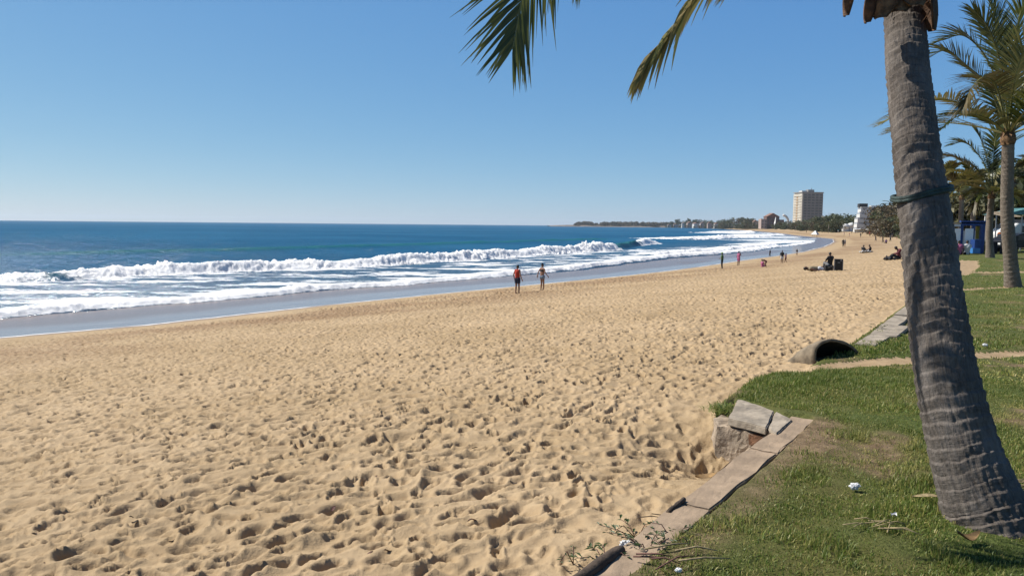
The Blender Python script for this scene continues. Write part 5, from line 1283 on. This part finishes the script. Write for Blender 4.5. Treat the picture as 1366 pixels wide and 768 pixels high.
def petal(name, label, cat, px, py, ln, wd, ang, mat, lift=.05, curl=.02, seed=0):
    c = gp(px, py, .05); c.z = tz(c.x, c.y)+lift; V = []; n = 10; d = Vector((math.cos(ang), math.sin(ang), 0)); s = Vector((-d.y, d.x, .25))
    for L in (0, 1):
        for i in range(n+1):
            t = i/n; wv = wd*math.sin(math.pi*(.05+.93*t))**.8
            for k in (-1, 0, 1): V.append(tuple(c+d*(ln*(t-.5))+s*(k*wv*.5)+Vector((0, 0, curl*math.sin(t*5+seed)+abs(k)*wd*.25-.0015*L))))
    T = 3*(n+1); Fc = []
    for L in (0, 1):
        for i in range(n):
            for k in (0, 1): b = L*T+3*i+k; q = (b, b+1, b+4, b+3); Fc.append(q if L else q[::-1])
    return tag(meshobj(name, V, Fc, mat, None, True), label, cat)
petal('paper_scrap', 'thin folded white paper scrap left of the big trunk base', 'litter', 1192, 690, .085, .03, R(50), M_paper, .05, .01, 1)
petal('dead_leaf', 'curled yellow-brown dead leaf at the foot of the big trunk', 'leaf', 1292, 718, .13, .05, R(10), M_deadleaf, .05, .02, 2)
petal('dead_leaf', 'brown dead leaf lying on the sand below the broken wall end', 'leaf', 948, 603, .20, .06, R(-25), M_deadleaf, .03, .012, 4)
petal('dead_leaf', 'long pale dry leaf on grass left of the trunk', 'leaf', 1238, 664, .17, .03, R(-8), M_straw, .04, .006, 5)
def strands(name, label, cat, px, py, n, ln, mat, seed, spread=.3, th=.003, lift=.02):
    g = np.random.default_rng(seed); c = gp(px, py, .03); c.z = tz(c.x, c.y); V = []; Fc = []
    for i in range(n):
        a = g.normal(0, spread); o = Vector((g.normal(0, ln*.25), g.normal(0, ln*.18), lift+g.uniform(0, .03))); d = Vector((math.cos(a), math.sin(a), g.normal(0, .05)))*ln*g.uniform(.4, 1)
        v, f = tube([c+o-d*.5, c+o+Vector((0, 0, g.uniform(-.005, .02)))+d*.05, c+o+d*.5+Vector((g.normal(0, .02), g.normal(0, .02), 0))], [th, th, th*.4], 4); b = len(V); V += [tuple(q) for q in v]; Fc += [tuple(x+b for x in q) for q in f]
    return tag(meshobj(name, V, Fc, mat, None, True), label, cat)
strands('straw_clump', 'clump of dry straw on the grass left of the big trunk', 'straw', 1182, 706, 13, .2, M_straw, 3)
strands('straw_clump', 'thin scatter of dry straw beyond the trunk on worn lawn', 'straw', 1366, 648, 12, .18, M_straw, 4)
strands('fallen_twigs', 'reddish fallen twigs on the bare ground by the bottom edge', 'twig', 892, 750, 4, .26, M_twig, 5, .35, .0045)
strands('fallen_twigs', 'pale broken twig on bare ground above the bottom edge', 'twig', 890, 738, 3, .3, M_straw, 6, .2, .005)
strands('fallen_twigs', 'dark twig lying on the sand near the bottom left', 'twig', 316, 757, 5, .16, M_log, 8, .9, .006, .01)
strands('fallen_twigs', 'thin dark twigs on sand beside the timber stub', 'twig', 890, 682, 6, .16, M_log, 9, .6, .003, .01)
M_weed = leafmat('weed_leaf', (.035, .075, .022), (.11, .16, .045), .5, .25)
def weed(label, px, py, n, ln, seed, spread=.14):
    g = np.random.default_rng(seed); c = gp(px, py, .02); c.z = tz(c.x, c.y); e = empty('leafy_weed', c, label, 'weed'); V = []; Fc = []; ti = []; SV = []; SF = []
    for s_ in range(max(3, n//9)):
        a = g.uniform(0, 6.28); L = spread*g.uniform(.5, 1.3); P = [Vector((0, 0, 0)), Vector((math.cos(a)*L*.5, math.sin(a)*L*.5, .05+g.uniform(0, .04))), Vector((math.cos(a)*L, math.sin(a)*L, .03+g.uniform(0, .06)))]
        v, f = tube(P, [.003, .0025, .0015], 5); b = len(SV); SV += [tuple(q) for q in v]; SF += [tuple(x+b for x in q) for q in f]
        for k in range(9):
            t = (k+1)/9; p = P[0].lerp(P[1], t*2) if t < .5 else P[1].lerp(P[2], t*2-1); w_ = a+g.choice([-1, 1])*g.uniform(.5, 1.3); d = Vector((math.cos(w_), math.sin(w_), g.uniform(.1, .8))).normalized(); sv = d.cross(Vector((0, 0, 1))).normalized(); l_ = ln*g.uniform(.5, 1.1); b = len(V)
            V += [tuple(p), tuple(p+d*l_*.5+sv*l_*.17), tuple(p+d*l_-Vector((0, 0, l_*.25))), tuple(p+d*l_*.5-sv*l_*.17)]; Fc.append((b, b+1, b+2, b+3)); ti += [float(np.clip(g.normal(.35, .2), 0, 1))]*4
    meshobj('foliage', V, Fc, M_weed, e, False, {'tint': ti}); meshobj('stem', SV, SF, M_twig, e, True)
weed('leafy green weed spreading over the sand around the white paper, upper sprig', 850, 702, 54, .05, 1, .16)
weed('leafy green weed beside the end of the edging log, lower sprig', 808, 738, 54, .05, 2, .15)
weed('leafy weed creeping over the timber between log and kerb slab', 862, 728, 63, .045, 3, .17)
weed('green weed tuft on the kerb slab near the lower edge', 900, 716, 45, .04, 5, .14)
weed('dry little weed on the sand left of the leafy sprigs', 765, 728, 18, .03, 7, .08)
g_ = np.random.default_rng(44); tv, tf, tt2 = [], [], []
c0 = gp(965, 545, .0); c0.z = -.02; et = empty('grass_tuft', c0, 'green grass tuft hanging over the broken corner of the wall end', 'grass tuft')
for i in range(420):
    q = Vector((g_.normal(0, .06), g_.normal(0, .07), g_.uniform(-.03, .03))); a_ = g_.uniform(0, 6.28); l_ = g_.uniform(.05, .12); d = Vector((math.cos(a_)*.8-.25, math.sin(a_)*.8-.2, g_.uniform(.2, 1.1))).normalized(); sv = d.cross(Vector((0, 0, 1))).normalized()*.0035; b_ = len(tv)
    m_ = q+d*l_*.6; e_ = m_+(d-Vector((0, 0, .9))).normalized()*l_*.5
    tv += [tuple(q-sv), tuple(q+sv), tuple(m_+sv*.8), tuple(m_-sv*.8), tuple(e_)]; tf += [(b_, b_+1, b_+2, b_+3), (b_+3, b_+2, b_+4)]; tt2 += [float(np.clip(g_.normal(.2, .15), 0, 1))]*5
meshobj('foliage', tv, tf, M_grass, et, False, {'tint': tt2}); tubeobj('root', [(0, 0, -.1), (0, 0, .0)], .03, M_twig, et)
weed('weed tuft in the concrete edging behind the culvert', 1172, 440, 36, .06, 6, .2)

# shrubs along the back of the beach and scraps on the sand
for i, (px, d, h, W) in enumerate([(1167,395,5.,8),(1176,370,6,9),(1186,350,5.5,9),(1196,340,6.,9),(1205,335,6,10)]):
    p = place(px, d); e = empty('beach_shrub', p, 'dense shrub under the shaggy palms at the back of the beach', 'shrub', 'shrubs under the shaggy palms')
    crown_mesh('foliage', [(0,0,h*.4,W*.38),(W*.3,0,h*.35,W*.3),(-W*.3,.3,h*.32,W*.3),(.2,-.2,h*.7,W*.26)], 900, .22, M_tree[(1, 2, 0)[i % 3]], e, 60+i); tubeobj('stem', [(0,0,-.2),(0,0,h*.5)], .09, M_wood, e)
sg = np.random.default_rng(31)
for i in range(22):
    px, py = sg.uniform(20, 700), sg.uniform(540, 760)
    o = petal('leaf_scrap', 'small dark leaf scrap lying in a hollow of the trampled sand', 'leaf scrap', px, py, sg.uniform(.03, .07), .02, sg.uniform(0, 6), M_twig if i % 2 else M_log, .012, .006, i); o['group'] = 'leaf scraps on the sand'

# sea air
bm = box(bmesh.new(), (0, 0, 40), (25000, 25000, 100)); hz = bmobj('haze', bm, bpy.data.materials.new('sea_air')); tag(hz, 'thin pale sea air over the whole bay', 'haze', None, 'stuff')
hm = hz.data.materials[0]; hm.use_nodes = True; hm.node_tree.nodes.clear(); ho = hm.node_tree.nodes.new('ShaderNodeOutputMaterial'); hv = hm.node_tree.nodes.new('ShaderNodeVolumePrincipled')
hv.inputs['Color'].default_value = (.78, .90, 1, 1); hv.inputs['Density'].default_value = .00006; hv.inputs['Anisotropy'].default_value = .2
hm.node_tree.links.new(hv.outputs[0], ho.inputs['Volume'])
